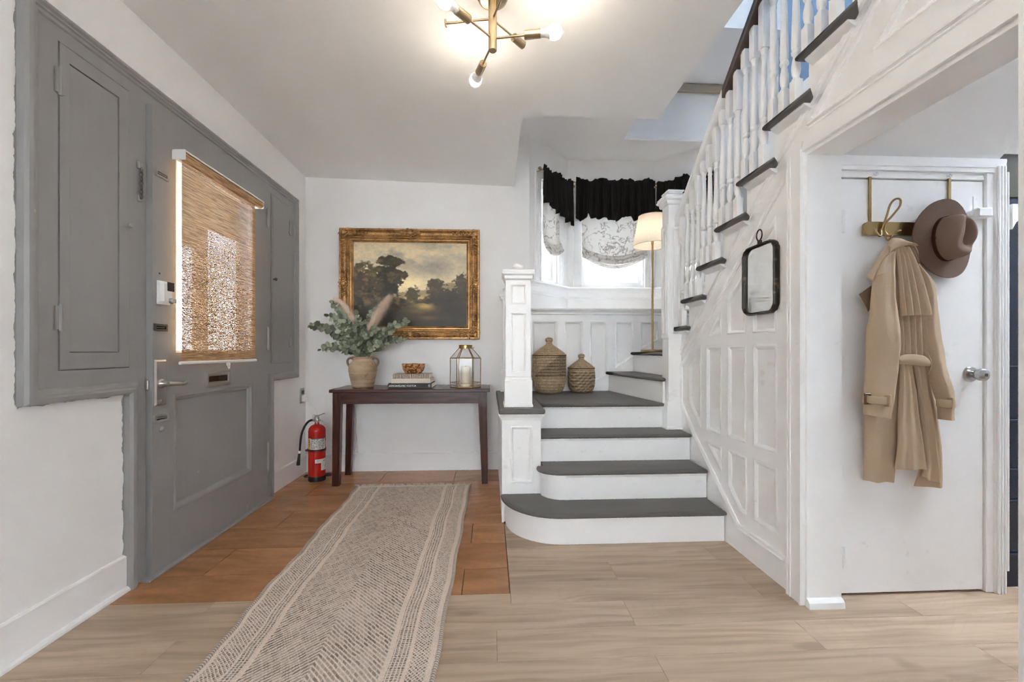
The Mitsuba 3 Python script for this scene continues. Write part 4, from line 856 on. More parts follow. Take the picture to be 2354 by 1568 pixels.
# ------------------------------------------------------------------ lantern and candle
la = thing('lantern', 'brass framed hexagonal glass lantern at the right end of the console table', 'lantern')
LX, LY = -.204, 3.53
hexp = lambda r, z: np.array([(LX + r * math.cos(math.radians(60 * k)), LY + r * math.sin(math.radians(60 * k)), z) for k in range(6)])
rings = [hexp(.124, TT + .004), hexp(.124, TT + .040), hexp(.124, TT + .240), hexp(.052, TT + .322)]
def bar(a, b, r=.0032): return cyl(a, b, r, 6)
fr = []
for i, rg_ in enumerate(rings):
    for k in range(6): fr.append(bar(rg_[k], rg_[(k + 1) % 6], .0026 if i == 1 else .0036))
for k in range(6): fr += [bar(rings[0][k], rings[2][k], .004), bar(rings[2][k], rings[3][k], .0036)]
part(la, 'frame', cat(fr), 'aged_brass', 40)
part(la, 'base_plate', cat([exZ(Polygon(hexp(.123, 0)[:, :2]), TT + .002, TT + .006)]), 'aged_brass')
part(la, 'collar', lathe([(.050, .318), (.054, .318), (.055, .345), (.052, .348), (.049, .345), (.049, .322)], 36, (LX, LY, TT)), 'aged_brass', 40)
for k in range(6):
    j = (k + 1) % 6
    part(la, 'pane', quads([rings[0][k], rings[0][j], rings[2][j], rings[2][k]], [[0, 1, 2, 3]]), 'lantern_glass')
    part(la, 'pane', quads([rings[2][k], rings[2][j], rings[3][j], rings[3][k]], [[0, 1, 2, 3]]), 'lantern_glass')
part(la, 'clasp', lathe([(0, 0), (.006, .001), (.006, .006), (0, .008)], 12, (LX + .066, LY - .01, TT + .320)), 'aged_brass', 40)
scene['candle_wax'] = pr((0.72, 0.66, 0.54), 0.5, 0.4)
ca = thing('candle', 'cream pillar candle inside the brass lantern', 'candle')
part(ca, 'wax', lathe([(0, 0), (.040, 0), (.0415, .004), (.0415, .158), (.038, .164), (.028, .160), (0, .158)], 36, (LX, LY, TT + .0065)), 'candle_wax', 40)
part(ca, 'wick', tube([(LX, LY, TT + .16), (LX + .001, LY, TT + .172), (LX + .005, LY, TT + .178)], .0012, 6), 'black_plastic')

# ------------------------------------------------------------------ fire extinguisher, outlet
fe = thing('fire_extinguisher', 'red fire extinguisher with black hose standing in the corner left of the console table', 'fire extinguisher')
EX, EY, ER = -1.424, 3.585, .066
scene['fire_red'] = pr((0.42, 0.014, 0.008), 0.22, 0.5)
solo(fe + '__cylinder', lathe([(0, .006), (.062, .006), (ER, .012), (ER, .405), (.063, .424), (.052, .440), (.034, .452), (.018, .458), (.016, .478), (0, .478)], 44, (EX, EY, 0)), 'fire_red', 40)
part(fe, 'base_band', lathe([(.05, 0), (.066, 0), (.0675, .004), (.0675, .038), (.066, .041), (.06, .041)], 44, (EX, EY, 0)), 'black_plastic', 40)
scene['maroon'] = pr((0.075, 0.010, 0.012), 0.4, 0.5)
part(fe, 'strap', cat([lathe([(.066, .242), (.070, .244), (.070, .260), (.066, .262)], 44, (EX, EY, 0)), box(EX - .088, EX - .062, EY - .02, EY + .05, .238, .254, .004)]), 'maroon', 40)
for s in (-1, 1): part(fe, 'stand_foot', lathe([(0, 0), (.026, .001), (.030, .006), (.026, .012), (0, .013)], 20).apply_transform(ax_matrix([EX + s * .083, EY + .02, 0.030 if s > 0 else .02], [1, 0, 0], [0, 1, .1], [0, 0, 1])), 'black_plastic', 40)
def label_patch(a0, a1, z0, z1, cols, name, n=60, m=40):
    th_, zz = np.linspace(a0, a1, n), np.linspace(z0, z1, m); A, Z = np.meshgrid(th_, zz); r = ER + .0006
    V_ = np.c_[EX + r * np.cos(A).ravel(), EY + r * np.sin(A).ravel(), Z.ravel()]; I_, J_ = np.meshgrid(np.arange(m - 1), np.arange(n - 1), indexing='ij'); a = (I_ * n + J_).ravel()
    s, t = (A - a0) / (a1 - a0), (Z - z0) / (z1 - z0)
    part(fe, name, quads(V_, np.stack([a, a + 1, a + n + 1, a + n], 1)), 'print_label', color=cols(s, t).reshape(-1, 3))
scene['print_label'] = pr(VC, 0.4, 0.4)
def text_rows(s, t, rows, seed, dens=.5):
    r = np.random.default_rng(seed); tab = r.random((64, 64)); return (tab[(t * rows).astype(int) % 64, (s * 46).astype(int) % 64] < dens) & (((t * rows) % 1) > .45)
def cols_up(s, t):
    c = np.where((s < .36)[..., None], np.array([.62, .40, .12]), np.array([.74, .72, .68])); dk = text_rows(s, t, 13, 5, .55) & (s > .40) & (s < .95) & (t > .06) & (t < .93)
    bold = ((s > .29) & (s < .35) & ((t * 6 % 1) > .4) & (t > .3) & (t < .8)) | ((s > .40) & (t > .94))
    return np.where((dk | bold)[..., None], np.array([.08, .07, .07]), c)
label_patch(-math.pi * 1.02, -math.pi * .02, .262, .352, cols_up, 'instruction_label', 90, 60)
def cols_dn(s, t):
    c = np.full(s.shape + (3,), .76); dk = text_rows(s, t, 14, 8, .45) & (s > .12) & (t < .9); c[dk] = .12
    tri = (np.abs(s - .62) < (.62 - t) * .35) & (t > .35) & (t < .62); c[tri] = [.6, .05, .03]
    return c
label_patch(-math.pi * .22, math.pi * .10, .088, .150, cols_dn, 'inspection_label', 40, 40)
label_patch(-math.pi * .45, math.pi * .10, .1502, .182, cols_dn, 'inspection_label', 50, 24)
va_m = [cyl((EX, EY, .474), (EX, EY, .520), .017, 16), cyl((EX - .030, EY - .004, .492), (EX + .024, EY - .004, .492), .011, 12), lathe([(0, 0), (.013, 0), (.014, .010), (0, .012)], 16).apply_transform(ax_matrix([EX + .004, EY - .016, .500], [1, 0, 0], [0, 0, 1], [0, -1, 0]))]
part(fe, 'valve', cat(va_m), 'nickel', 40)
part(fe, 'carry_handle', tube(spline([(EX + .010, EY, .500), (EX + .035, EY - .004, .488), (EX + .058, EY - .006, .466), (EX + .070, EY - .006, .447)], 14), .0055, 8), 'nickel', 50)
part(fe, 'squeeze_lever', tube(spline([(EX - .012, EY, .528), (EX + .015, EY, .530), (EX + .04, EY - .003, .540), (EX + .064, EY - .004, .548)], 14), .0050, 8), 'nickel', 50)
part(fe, 'pin', cat([tube([(EX - .02 + .011 * math.cos(a), EY - .010, .525 + .014 * math.sin(a)) for a in np.linspace(0, 6.28, 15)], .0016, 6, cap=False), cyl((EX - .02, EY - .01, .515), (EX + .015, EY + .0, .515), .002, 8)]), 'chrome', 50)
hs = spline([(EX - .028, EY - .004, .492), (EX - .055, EY - .006, .488), (EX - .090, EY - .010, .450), (EX - .118, EY - .012, .380), (EX - .130, EY - .010, .300), (EX - .136, EY - .008, .240)], 40)
part(fe, 'hose', tube(hs, .0085, 12), 'black_plastic', 50)
part(fe, 'nozzle', tube([hs[-1], (EX - .140, EY - .008, .200), (EX - .148, EY - .008, .125)], [.0085, .0095, .0145], 16), 'black_plastic', 50)
part(fe, 'hose_clip', cyl((EX - .1362, EY - .008, .243), (EX - .1378, EY - .008, .222), .0105, 14), 'white_plastic', 40)
ol = thing('wall_outlet', 'grey and white wall outlet with a plugged-in cord above the fire extinguisher', 'outlet')
part(ol, 'plate', box(-1.62, -1.612, 3.715, 3.793, .612, .742, .003), 'grey_plastic'); scene['grey_plastic_light'] = pr((0.48, 0.48, 0.48), 0.4, 0.5)
part(ol, 'socket', box(-1.613, -1.608, 3.733, 3.777, .690, .722, .002), 'black_plastic')
part(ol, 'plug', box(-1.613, -1.585, 3.733, 3.780, .625, .680, .004), 'white_plastic')
part(ol, 'cord', tube(spline([(-1.59, 3.765, .632), (-1.545, 3.74, .615), (-1.47, 3.68, .56), (-1.435, 3.62, .542), (EX, EY, .528)], 40), .0017, 7), 'white_plastic', 60)

# ------------------------------------------------------------------ runner rug
rug = thing('runner_rug', 'cream and taupe woven runner rug with fringe lying from the tile onto the wood floor', 'rug')
def f_rug(p, n, uv):
    a, b = uv.x, uv.y                       # metres across (0 to .82) and along
    W_ = 0.82
    wob = (fbm(a * 30, b * 30, 0, 2) - .5) * .0050
    a2, b2 = a + wob, b + (fbm(a * 26 + 7, b * 26, 4, 2) - .5) * .006
    # diagonal dots of the two border bands
    s, t = (a2 + b2) / .0148, (a2 - b2) / .0148
    fs, ft = s - dr.floor(s) - .5, t - dr.floor(t) - .5
    dot = smoothstep(.40, .25, dr.maximum(dr.abs(fs), dr.abs(ft))) * (.45 + .75 * cell_rand(s, t, 1.0))
    # rows of three dashes
    r1, r2 = a2 / .0135, b2 / .0105
    das = smoothstep(.40, .26, dr.abs(r1 - dr.floor(r1) - .5)) * smoothstep(.44, .30, dr.abs(r2 - dr.floor(r2) - .5)) * (.6 + .4 * cell_rand(r1, r2, 5.0))
    # chevron field
    a0 = W_ * .47
    side = dr.select(a2 < a0, 1.0, 0.0)
    h = (b2 + dr.abs(a2 - a0) * .92) / .0190
    row = dr.floor(h)
    l = a2 / .0205 + row * .37 + side * .23
    k1 = cell_rand(row, dr.floor(l), 7.0 + side)
    line = smoothstep(.40, .20, dr.abs(h - row - .5)); dash = smoothstep(.50, .40, dr.abs(l - dr.floor(l) - .5))
    fld = line * dr.maximum(dash, .55 * side) * (.48 + .60 * k1) * (.62 + .55 * fbm(a * 7, b * 5, 3, 2))
    fld = dr.maximum(fld, smoothstep(.965, .99, k1) * line * .9)
    u_ = a / W_
    m = dr.select((u_ > .028) & (u_ < .125), dot, 0.0)
    m = dr.select((u_ > .135) & (u_ < .185), das, m)
    m = dr.select((u_ > .205) & (u_ < .775), fld, m)
    m = dr.select((u_ > .800) & (u_ < .868), das, m)
    m = dr.select((u_ > .885) & (u_ < .965), dot, m)
    yarn = fbm(a * 420, b * 330, 0, 2); big = fbm(a * 9, b * 9, 8, 3)
    cream = mi.Color3f(0.72, 0.61, 0.525) * (.80 + .36 * yarn) * (.92 + .16 * big)
    return mix(cream, mi.Color3f(0.165, 0.125, 0.098) * (.75 + .5 * yarn), dr.clip(m, 0, 1) * .92)
scene['rug_weave'] = pr(proc(f_rug), 0.9, 0.1)
na, nb = 230, 640; av, bv = np.linspace(0, .82, na), np.linspace(0.85, 3.362, nb)
A, B = np.meshgrid(av, bv)
xl, xr = np.interp(B, [.85, 1.4, 2.04, 3.36], [-.955, -.967, -.988, -1.020]), np.interp(B, [.85, 1.4, 2.0, 3.36], [-.190, -.186, -.176, -.161])
wig = .006 * np.sin(B * 9) + .003 * np.sin(B * 31); X = xl + (xr - xl) * A / .82 + wig * (1 - A / .82) + .004 * np.sin(B * 13 + 1) * (A / .82)
nub = np.abs(np.sin(A * np.pi / .0075)) * np.abs(np.sin(B * np.pi / .0085 + (np.floor(A / .0075) % 2) * 1.57))
Z = .0062 + .0026 * nub + .0015 * np.random.default_rng(2).random(A.shape) + .0018 * np.sin(B * 7 + A * 3)
edge = np.minimum(A, .82 - A) < 1e-9; Z[edge] = .001
I, J = np.meshgrid(np.arange(nb - 1), np.arange(na - 1), indexing='ij'); a = (I * na + J).ravel()
part(rug, 'weave', quads(np.c_[X.ravel(), B.ravel(), Z.ravel()], np.stack([a, a + 1, a + na + 1, a + na], 1)), 'rug_weave', True, uv=np.c_[A.ravel(), B.ravel()])
def f_bind(p, n, uv):
    s = p.y / .011; return mix(mi.Color3f(0.27, 0.225, 0.195), mi.Color3f(0.60, 0.52, 0.45), smoothstep(.12, .35, dr.abs(s - dr.floor(s) - .5)) * (.7 + .3 * cell_rand(s, 1.0, 0.0)))
scene['rug_edge'] = pr(proc(f_bind), 0.9, 0.1)
for col in (0, na - 1):
    pts = np.c_[X[::2, col], B[::2, col], np.full(len(B[::2]), .0075)]; rr = .0072 + .0013 * np.abs(np.sin(pts[:, 1] * np.pi / .011))
    part(rug, 'edge_binding', tube(pts, rr, 8), 'rug_edge', 60)
scene['fringe_yarn'] = pr((0.60, 0.515, 0.43), 0.9, 0.1)
fr = []; rg = np.random.default_rng(6)
for x in np.linspace(-1.018, -.163, 92):
    l = rg.uniform(.034, .060); dx = rg.normal(0, .012) + (.03 if x > -.18 else (-.035 if x < -1.005 else 0)); z = rg.uniform(.003, .010)
    fr.append(tube([(x, 3.357, .008), (x + dx * .4, 3.357 + l * .5, z + .006), (x + dx, 3.357 + l, z)], [.0046, .0042, .0034], 6))
part(rug, 'fringe', cat(fr), 'fringe_yarn', 60, stuff=True)
part(rug, 'end_band', box(-1.020, -.160, 3.350, 3.366, .001, .0115, .003), 'fringe_yarn')
# ------------------------------------------------------------------ ceiling light
scene['bulb_glow'] = {'type': 'twosided', 'b': {'type': 'diffuse', 'reflectance': {'type': 'rgb', 'value': [0.8, 0.8, 0.8]}}}
BULB = {'type': 'area', 'radiance': {'type': 'rgb', 'value': [1.15, 1.0, 0.81]}}
cl = thing('ceiling_light', 'brushed brass six-arm ceiling light with bare glowing bulbs', 'ceiling light')
CX, CY = 0.010, 1.837
part(cl, 'canopy', lathe([(0, 2.565), (.050, 2.566), (.062, 2.572), (.066, 2.582), (.066, 2.60), (0, 2.60)], 48, (CX, CY, 0)), 'brass', 40)
part(cl, 'stem', lathe([(0, 2.352), (.0165, 2.352), (.018, 2.354), (.018, 2.566), (0, 2.566)], 32, (CX, CY, 0)), 'brass', 40)
def light_arm(az, z, bulb=True, socket=True, dz=0.0):
    d = np.array([math.cos(math.radians(az)), math.sin(math.radians(az)), dz]); d /= np.linalg.norm(d)
    o = np.array([CX, CY, z]); side = np.cross([0, 0, 1.0], d); side /= np.linalg.norm(side); m = ax_matrix(o, np.cross(side, d), side, d)
    m = ax_matrix(o, side, np.cross(d, side), d)
    ar = part(cl, 'arm', moved(lathe([(0, .010), (.0046, .010), (.0046, .150), (0, .150)], 14), m), 'brass', 40)
    if socket:
        part(ar, 'socket', moved(lathe([(0, .138), (.0165, .138), (.0175, .140), (.0175, .206), (.0155, .207), (.0150, .198), (0, .198)], 28), m), 'brass', 40)
    else:
        part(ar, 'end_disc', moved(lathe([(0, .205), (.016, .205), (.016, .209), (0, .209)], 24), m), 'brass', 40)
        part(ar, 'tip', moved(lathe([(0, .15), (.0046, .15), (.0046, .206), (0, .206)], 12), m), 'brass', 40)
    if bulb:
        part(ar, 'bulb_neck', moved(lathe([(.014, .200), (.0148, .208), (.0152, .222), (.020, .236), (.0255, .246)], 28), m), 'white_plastic', 40)
        k = part(ar, 'bulb', moved(lathe([(.0255, .246), (.0285, .254), (.0300, .264), (.0288, .276), (.024, .287), (.016, .294), (.007, .2975), (0, .298)], 28), m), 'bulb_glow', True)
        scene[k]['emitter'] = BULB
for az, z, bu, so in ((-11, 2.405, True, True), (108, 2.385, True, True), (226, 2.405, True, True), (46, 2.488, False, True), (170, 2.490, False, False), (288, 2.488, True, True)): light_arm(az, z, bu, so)

# ------------------------------------------------------------------ floor lamp
lm = thing('floor_lamp', 'brass floor lamp with a linen drum shade standing on the upper winder tread', 'lamp')
PX, PY, PZ = 1.415, 3.655, 6 * R
part(lm, 'base', lathe([(0, 0), (.098, 0), (.100, .003), (.100, .018), (.096, .021), (.012, .023), (0, .023)], 48, (PX, PY, PZ)), 'aged_brass', 40)
part(lm, 'pole', cat([lathe([(0, .02), (.0085, .02), (.0085, .94), (0, .94)], 18, (PX, PY, PZ)), lathe([(.0085, .62), (.0100, .622), (.0100, .630), (.0085, .632)], 18, (PX, PY, PZ))]), 'aged_brass', 40)
def f_linen(p, n, uv):
    th = dr.atan2(p.y - PY, p.x - PX); a = fbm(th * 60, p.z * 420, 0, 2); b = fbm(th * 260, p.z * 60, 3, 2)
    return mi.Color3f(0.64, 0.585, 0.51) * (.72 + .30 * a + .26 * b)
scene['linen_shade'] = {'type': 'principledthin', 'base_color': proc(f_linen), 'roughness': 0.8, 'diff_trans': 0.95, 'eta': 1.3}
part(lm, 'lamp_shade', lathe([(.165, .930), (.119, 1.185)], 72, (PX, PY, PZ)), 'linen_shade', True)
scene['linen_trim'] = pr((0.60, 0.53, 0.44), 0.8, 0.2)
for r_, z_ in ((.165, .930), (.119, 1.185)): part(lm, 'shade_rim', tube([(PX + r_ * math.cos(a), PY + r_ * math.sin(a), PZ + z_) for a in np.linspace(0, 2 * np.pi, 73)], .0026, 6, cap=False), 'linen_trim', 40)
part(lm, 'harp', cat([cyl((PX - .119, PY, PZ + 1.178), (PX + .119, PY, PZ + 1.178), .002, 6), cyl((PX, PY - .119, PZ + 1.178), (PX, PY + .119, PZ + 1.178), .002, 6), cyl((PX, PY, PZ + .94), (PX, PY, PZ + .975), .012, 12)]), 'aged_brass', 40)
k = part(lm, 'bulb', trimesh.creation.icosphere(3, .032).apply_translation((PX, PY, PZ + 1.04)), 'bulb_glow', True)
scene[k]['emitter'] = {'type': 'area', 'radiance': {'type': 'rgb', 'value': [0.72, 0.61, 0.48]}}

# ------------------------------------------------------------------ lidded baskets
scene['seagrass'] = pr(VC, 0.75, 0.2)
def basket(label, x, y, prof, lid, seed, pattern, coils, lid_coils):
    k = thing('lidded_basket', label, 'basket'); z0 = 4 * R + .0075
    def coil_mesh(pf, nc, colfn, n=312, per=4):
        pf = np.asarray(spline(pf, 200)); d = np.r_[0, np.cumsum(np.linalg.norm(np.diff(pf, axis=0), axis=1))]; d /= d[-1]
        rows = nc * per + 1; f = np.linspace(0, 1, rows); r, z = np.interp(f, d, pf[:, 0]), np.interp(f, d, pf[:, 1])
        dr_, dz_ = np.gradient(r), np.gradient(z); ln = np.hypot(dr_, dz_) + 1e-9; nr, nzv = dz_ / ln, -dr_ / ln
        b = np.abs(np.sin(np.pi * f * nc)) ** .6; thk = .0032
        th = np.arange(n) * 2 * np.pi / n
        st_ = 1 + 0.0 * th
        Rr, Zz = (r + nr * thk * b)[:, None] * st_, (z + nzv * thk * b)[:, None] * st_
        V = np.stack([x + Rr * np.cos(th), y + Rr * np.sin(th), z0 + Zz], -1)
        c = colfn(np.broadcast_to(f[:, None], (rows, n)), np.broadcast_to(th[None], (rows, n)), np.floor(f * nc - 1e-6)[:, None] + 0 * th[None], b[:, None] + 0 * th[None])
        q = []
        i, j = np.meshgrid(np.arange(rows - 1), np.arange(n), indexing='ij'); i, j = i.ravel(), j.ravel(); l = (j + 1) % n
        return quads(V.reshape(-1, 3), np.stack([i * n + j, i * n + l, (i + 1) * n + l, (i + 1) * n + j], 1)), c.reshape(-1, 3)
    rg = np.random.default_rng(seed)
    DK, LT, BR = np.array([.030, .014, .009]), np.array([.50, .37, .235]), np.array([.12, .065, .032])
    def stitched(f, th, ci, b, dark):
        sti = np.floor(th / (2 * np.pi) * 104 + .5 * (ci % 2)); fr_ = (th / (2 * np.pi) * 104 + .5 * (ci % 2)) % 1
        rnd = rg.random((200, 200))[(ci.astype(int)) % 200, sti.astype(int) % 200]
        lt = LT * (.72 + .5 * rnd)[..., None]
        gap = (fr_ > np.where(dark, .42, .70))
        c = np.where(gap[..., None], np.where(dark[..., None], DK, BR), lt)
        return c * (.8 + .2 * rg.random(f.shape))[..., None]
    m, c = coil_mesh(prof, coils, lambda f, th, ci, b: stitched(f, th, ci, b, pattern(f, th)))
    part(k, 'body', m, 'seagrass', True, color=np.clip(c, 0, 1))
    m, c = coil_mesh(lid, lid_coils, lambda f, th, ci, b: stitched(f, th, ci, b, f * 0 > 1))
    part(k, 'lid', m, 'seagrass', True, color=np.clip(c, 0, 1))
    rr = lid[0][0]; part(k, 'lid_rim', tube([(x + rr * math.cos(a), y + rr * math.sin(a), z0 + lid[0][1] - .002) for a in np.linspace(0, 2 * np.pi, 61)], .0035, 6, cap=False), 'basket_dark', 40)
scene['basket_dark'] = pr((0.06, 0.03, 0.018), 0.75, 0.2)
ang = lambda th: (th + np.pi / 2 + np.pi) % (2 * np.pi) - np.pi           # 0 toward the viewer
basket('tall lidded seagrass basket with a dark diagonal block, left of the pair on the landing', .505, 3.640, [(.06, .004), (.105, .006), (.128, .045), (.140, .105), (.143, .18), (.1425, .25), (.141, .318)],
       [(.145, .318), (.125, .338), (.085, .368), (.045, .395), (.026, .412), (.022, .425), (.030, .440), (.0295, .455), (.018, .464), (.002, .466)], 4,
       lambda f, th: (f > .50) & (f < .985) & (ang(th) > -1.15 + (f - .50) * 3.3) & (ang(th) < 1.9), 29, 20)
basket('small round lidded seagrass basket with dark zigzag weave, right of the pair on the landing', .795, 3.690, [(.05, .004), (.088, .006), (.108, .035), (.116, .085), (.117, .13), (.114, .175), (.111, .206)],
       [(.115, .206), (.095, .224), (.06, .250), (.032, .270), (.022, .280), (.020, .290), (.027, .303), (.026, .316), (.016, .324), (.002, .326)], 9,
       lambda f, th: ((f * 6 + 1.6 * np.sin(th * 2.0)) % 1.0 > .42) & (f < .86) & (f > .05), 21, 16)

# ------------------------------------------------------------------ valances, rods, roman shades in the bay
scene['valance_velvet'] = pr((0.0065, 0.0045, 0.0035), 0.75, 0.25, sheen=0.3)
def f_toile(p, n, uv):
    s, t = uv.x * 1.0, uv.y * 1.0
    w = fbm(s * 7, t * 7, 0, 3); w2 = fbm(s * 7 + 9, t * 7, 5, 3)
    n1 = fbm(s * 11 + 2.2 * w, t * 11 + 2.2 * w2, 1, 3); n2 = fbm(s * 26 + 2 * w2, t * 26 + 2 * w, 4, 3)
    vine = smoothstep(.030, .008, dr.abs(n1 - .5)); twig = smoothstep(.050, .015, dr.abs(n2 - .5)) * smoothstep(.46, .56, w)
    leafs = smoothstep(.60, .68, fbm(s * 70, t * 70, 7, 2)) * smoothstep(.13, .05, dr.abs(n1 - .5))
    m = dr.clip(vine * .85 + twig * .6 + leafs * .7, 0, 1)
    return mix(mi.Color3f(0.66, 0.63, 0.585), mi.Color3f(0.19, 0.145, 0.12), .72 * m)
scene['toile'] = {'type': 'principledthin', 'base_color': proc(f_toile), 'roughness': 0.8, 'diff_trans': 0.17, 'eta': 1.3}
which = ['left', 'centre', 'right']
for i, (mtx, L) in enumerate(BAY):
    w0, w1 = bay_win[i][0] * L, bay_win[i][1] * L
    a, b = (0.075, L - 0.055) if i == 0 else ((0.065, L - 0.035) if i == 1 else (0.07, L - 0.03))
    zr = 2.738 if i == 1 else 2.70; dz = .085
    rod = thing('curtain_rod', f'thin brass curtain rod with ball finials over the {which[i]} bay window', 'curtain rod')
    part(rod, 'rod', moved(cyl((a - .015, zr, dz), (b + .015, zr, dz), .006, 12), mtx), 'brass', 40)
    for x in (a - .02, b + .02): part(rod, 'finial', moved(lathe([(0, -.012), (.008, -.012), (.006, -.004), (.012, 0), (.016, .010), (.012, .020), (0, .024)], 16).apply_transform(ax_matrix([x, zr, dz], [0, 1, 0], [0, 0, 1], [1 if x > a else -1, 0, 0])), mtx), 'aged_brass', 40)
    for x in (a + .01, b - .01): part(rod, 'bracket', moved(cyl((x, zr, 0.0), (x, zr, dz), .005, 8), mtx), 'brass', 40)
    rg = np.random.default_rng(20 + i); n, m = 44, 170; s = np.linspace(0, 1, m); t = np.linspace(0, 1, n)
    ph = np.cumsum(rg.uniform(.6, 1.5, m)); ph *= (2 * np.pi * (9 if i == 1 else 6)) / ph[-1]
    rn = np.convolve(rg.normal(0, 1, m + 24), np.hanning(13) / 6, 'same')[12:-12]; topz = zr + .030 + .012 * np.sin(ph * .37 + 1) + .012 * rn + .004 * np.sin(ph); botz = zr - (.365 if i == 1 else .30) - (.012 * np.sin(ph * .5) + .010 * np.sin(s * 17))
    if i == 1: botz += .055 * np.exp(-((s - .165) / .018) ** 2) + .02 * ss(.60, .64, s) * ss(.72, .68, s)
    if i == 0: botz = zr - .27 - .13 * s - .02 * np.sin(ph * .5) + .03 * ss(.25, .0, s)
    S, Tt = np.meshgrid(s, t); Z_ = topz[None] * (1 - Tt) + botz[None] * Tt
    x_ = a + (b - a) * S + (.035 * (Tt ** 1.5) * (S - .5) * (.9 if i == 0 else .4))
    pin = np.exp(-((Z_ - zr) / .016) ** 2)
    amp = (.006 + .020 * ss(0.15, 1.0, Tt)) * (1 - .75 * pin)
    dep = dz + .0135 + amp * np.sin(ph)[None] + .007 * np.sin(ph * 2.3 + 1)[None] * (1 - pin)
    F = np.stack([x_, Z_, dep + .006], -1); B = np.stack([x_, Z_, dep - .0015], -1)
    vk = thing('valance', f'black ruffled velvet valance hanging over the {which[i]} bay window', 'valance')
    solo(vk, moved(shell(F, B), mtx), 'valance_velvet', 50)
    # relaxed roman shade hung inside the casing
    x0, x1 = w0 - .004, w1 + .004
    rs = thing('roman_shade', f'toile patterned relaxed roman shade gathered up in the {which[i]} bay window', 'shade')
    n, m = 60, 60; S, Tt = np.meshgrid(np.linspace(0, 1, m), np.linspace(0, 1, n)); zb, sag = (2.045, .115) if i == 1 else (2.06, .06)
    Z_ = 2.645 * (1 - Tt) + (zb - sag * np.sin(np.pi * S) ** 1.0) * Tt
    dep = .026 + .018 * ss(.75, 1, Tt) + .004 * np.sin(S * 9 + Tt * 4)
    F = np.stack([x0 + (x1 - x0) * S, Z_, dep], -1); UV = np.c_[(x0 + (x1 - x0) * S).ravel() + i * 3, Z_.ravel()]
    idx = np.arange(n * m).reshape(n, m); q = np.stack([idx[:-1, :-1], idx[1:, :-1], idx[1:, 1:], idx[:-1, 1:]], -1).reshape(-1, 4)
    part(rs, 'panel', moved(quads(F.reshape(-1, 3), q), mtx), 'toile', True, uv=UV)
    for j in range(3):
        h = .052 - .008 * j; Zt = (zb + .055 - .030 * j) - sag * (.70 + .16 * j) * np.sin(np.pi * S) ; c = np.linspace(0, np.pi, n)
        prof_ = np.sin(c)[:, None]; Zf = Zt - h * (1 - np.cos(c)[:, None]) / 2; df = .036 + .010 * j + .020 * prof_ + .003 * np.sin(S * 11 + j)
        xx = x0 - .004 + (x1 - x0 + .008) * S
        part(rs, 'fold', moved(quads(np.stack([xx, Zf, df], -1).reshape(-1, 3), q), mtx), 'toile', True, uv=np.c_[xx.ravel() + i * 3 + .2, Zf.ravel() + .3 * j])

# ------------------------------------------------------------------ small framed mirror on the spandrel panelling
mr = thing('wall_mirror', 'small dark bronze framed mirror with clipped corners hanging by a ring on the stair panelling', 'mirror')
def f_bronze(p, n, uv): return mix(mi.Color3f(0.022, 0.016, 0.011), mi.Color3f(0.11, 0.068, 0.038), smoothstep(.56, .80, fbm(p.x * 40, p.y * 40, p.z * 40, 3)))
scene['bronze'] = pr(proc(f_bronze), 0.38, 0.5, metallic=0.4)
y0, y1, z0, z1, cc = 1.862, 2.112, 1.236, 1.575, .040
oct_ = [(y0 + cc, z0), (y1 - cc, z0), (y1 - cc * .35, z0 + cc * .35), (y1, z0 + cc), (y1, z1 - cc), (y1 - cc * .35, z1 - cc * .35), (y1 - cc, z1), (y0 + cc, z1), (y0 + cc * .35, z1 - cc * .35), (y0, z1 - cc), (y0, z0 + cc), (y0 + cc * .35, z0 + cc * .35)]
MXF = 1.306
part(mr, 'frame', sweep(ring([(MXF, a, b) for a, b in oct_], (-1, 0, 0)), [(0, 0), (0, .020), (.004, .027), (.008, .027), (.011, .022), (.013, .018), (.013, .006), (.013, 0)], (-1, 0, 0), closed=True), 'bronze', 30)
inner = Polygon(oct_).buffer(-.009, join_style=2)
part(mr, 'mirror_glass', exX(inner, MXF - .012, MXF - .008), 'mirror_glass')
part(mr, 'back_board', exX(inner, MXF - .008, MXF + .002), 'dark_metal')
part(mr, 'hanging_ring', cat([tube([(MXF - .014, 1.987 + .021 * math.cos(a), 1.617 + .026 * math.sin(a)) for a in np.linspace(0, 2 * np.pi, 33)], .0032, 8, cap=False), cyl((MXF - .012, 1.987, 1.572), (MXF - .012, 1.987, 1.592), .010, 14)]), 'bronze', 40)

# ------------------------------------------------------------------ over-door rack on the closet door
rk = thing('coat_rack', 'brass over-door rack with wire hooks on the white closet door', 'coat rack')
for x in (1.642, 2.006):
    part(rk, 'strap', cat([box(x - .006, x + .006, 1.762, 1.769, 1.575, 1.815, .001), box(x - .006, x + .006, 1.762, 1.806, 1.8065, 1.8115, .001)]), 'aged_brass')
rr_ = .0285; plate = sbox(1.603, 1.558, 2.03, 1.615).buffer(-.02).buffer(.02, quad_segs=10)
part(rk, 'plate', exY(plate, 1.748, 1.762), 'aged_brass')
def hook(pts, Y0, name, r=.0042, dips=None):
    p = spline([(x, y, z) for x, y, z in pts], 70); part(rk, name, tube(p, r, 9), 'aged_brass', 60)
lp = [(1.674, 1.574), (1.677, 1.597), (1.69, 1.646), (1.7, 1.688), (1.715, 1.704), (1.733, 1.704), (1.739, 1.689), (1.727, 1.658), (1.704, 1.628), (1.69, 1.61), (1.683, 1.582), (1.688, 1.556), (1.706, 1.550)]
ys_ = [1.744, 1.738, 1.732, 1.726, 1.722, 1.720, 1.722, 1.728, 1.734, 1.738, 1.738, 1.732, 1.722]
hook([(x, y, z) for (x, z), y in zip(lp, ys_)], 0, 'tall_hook')
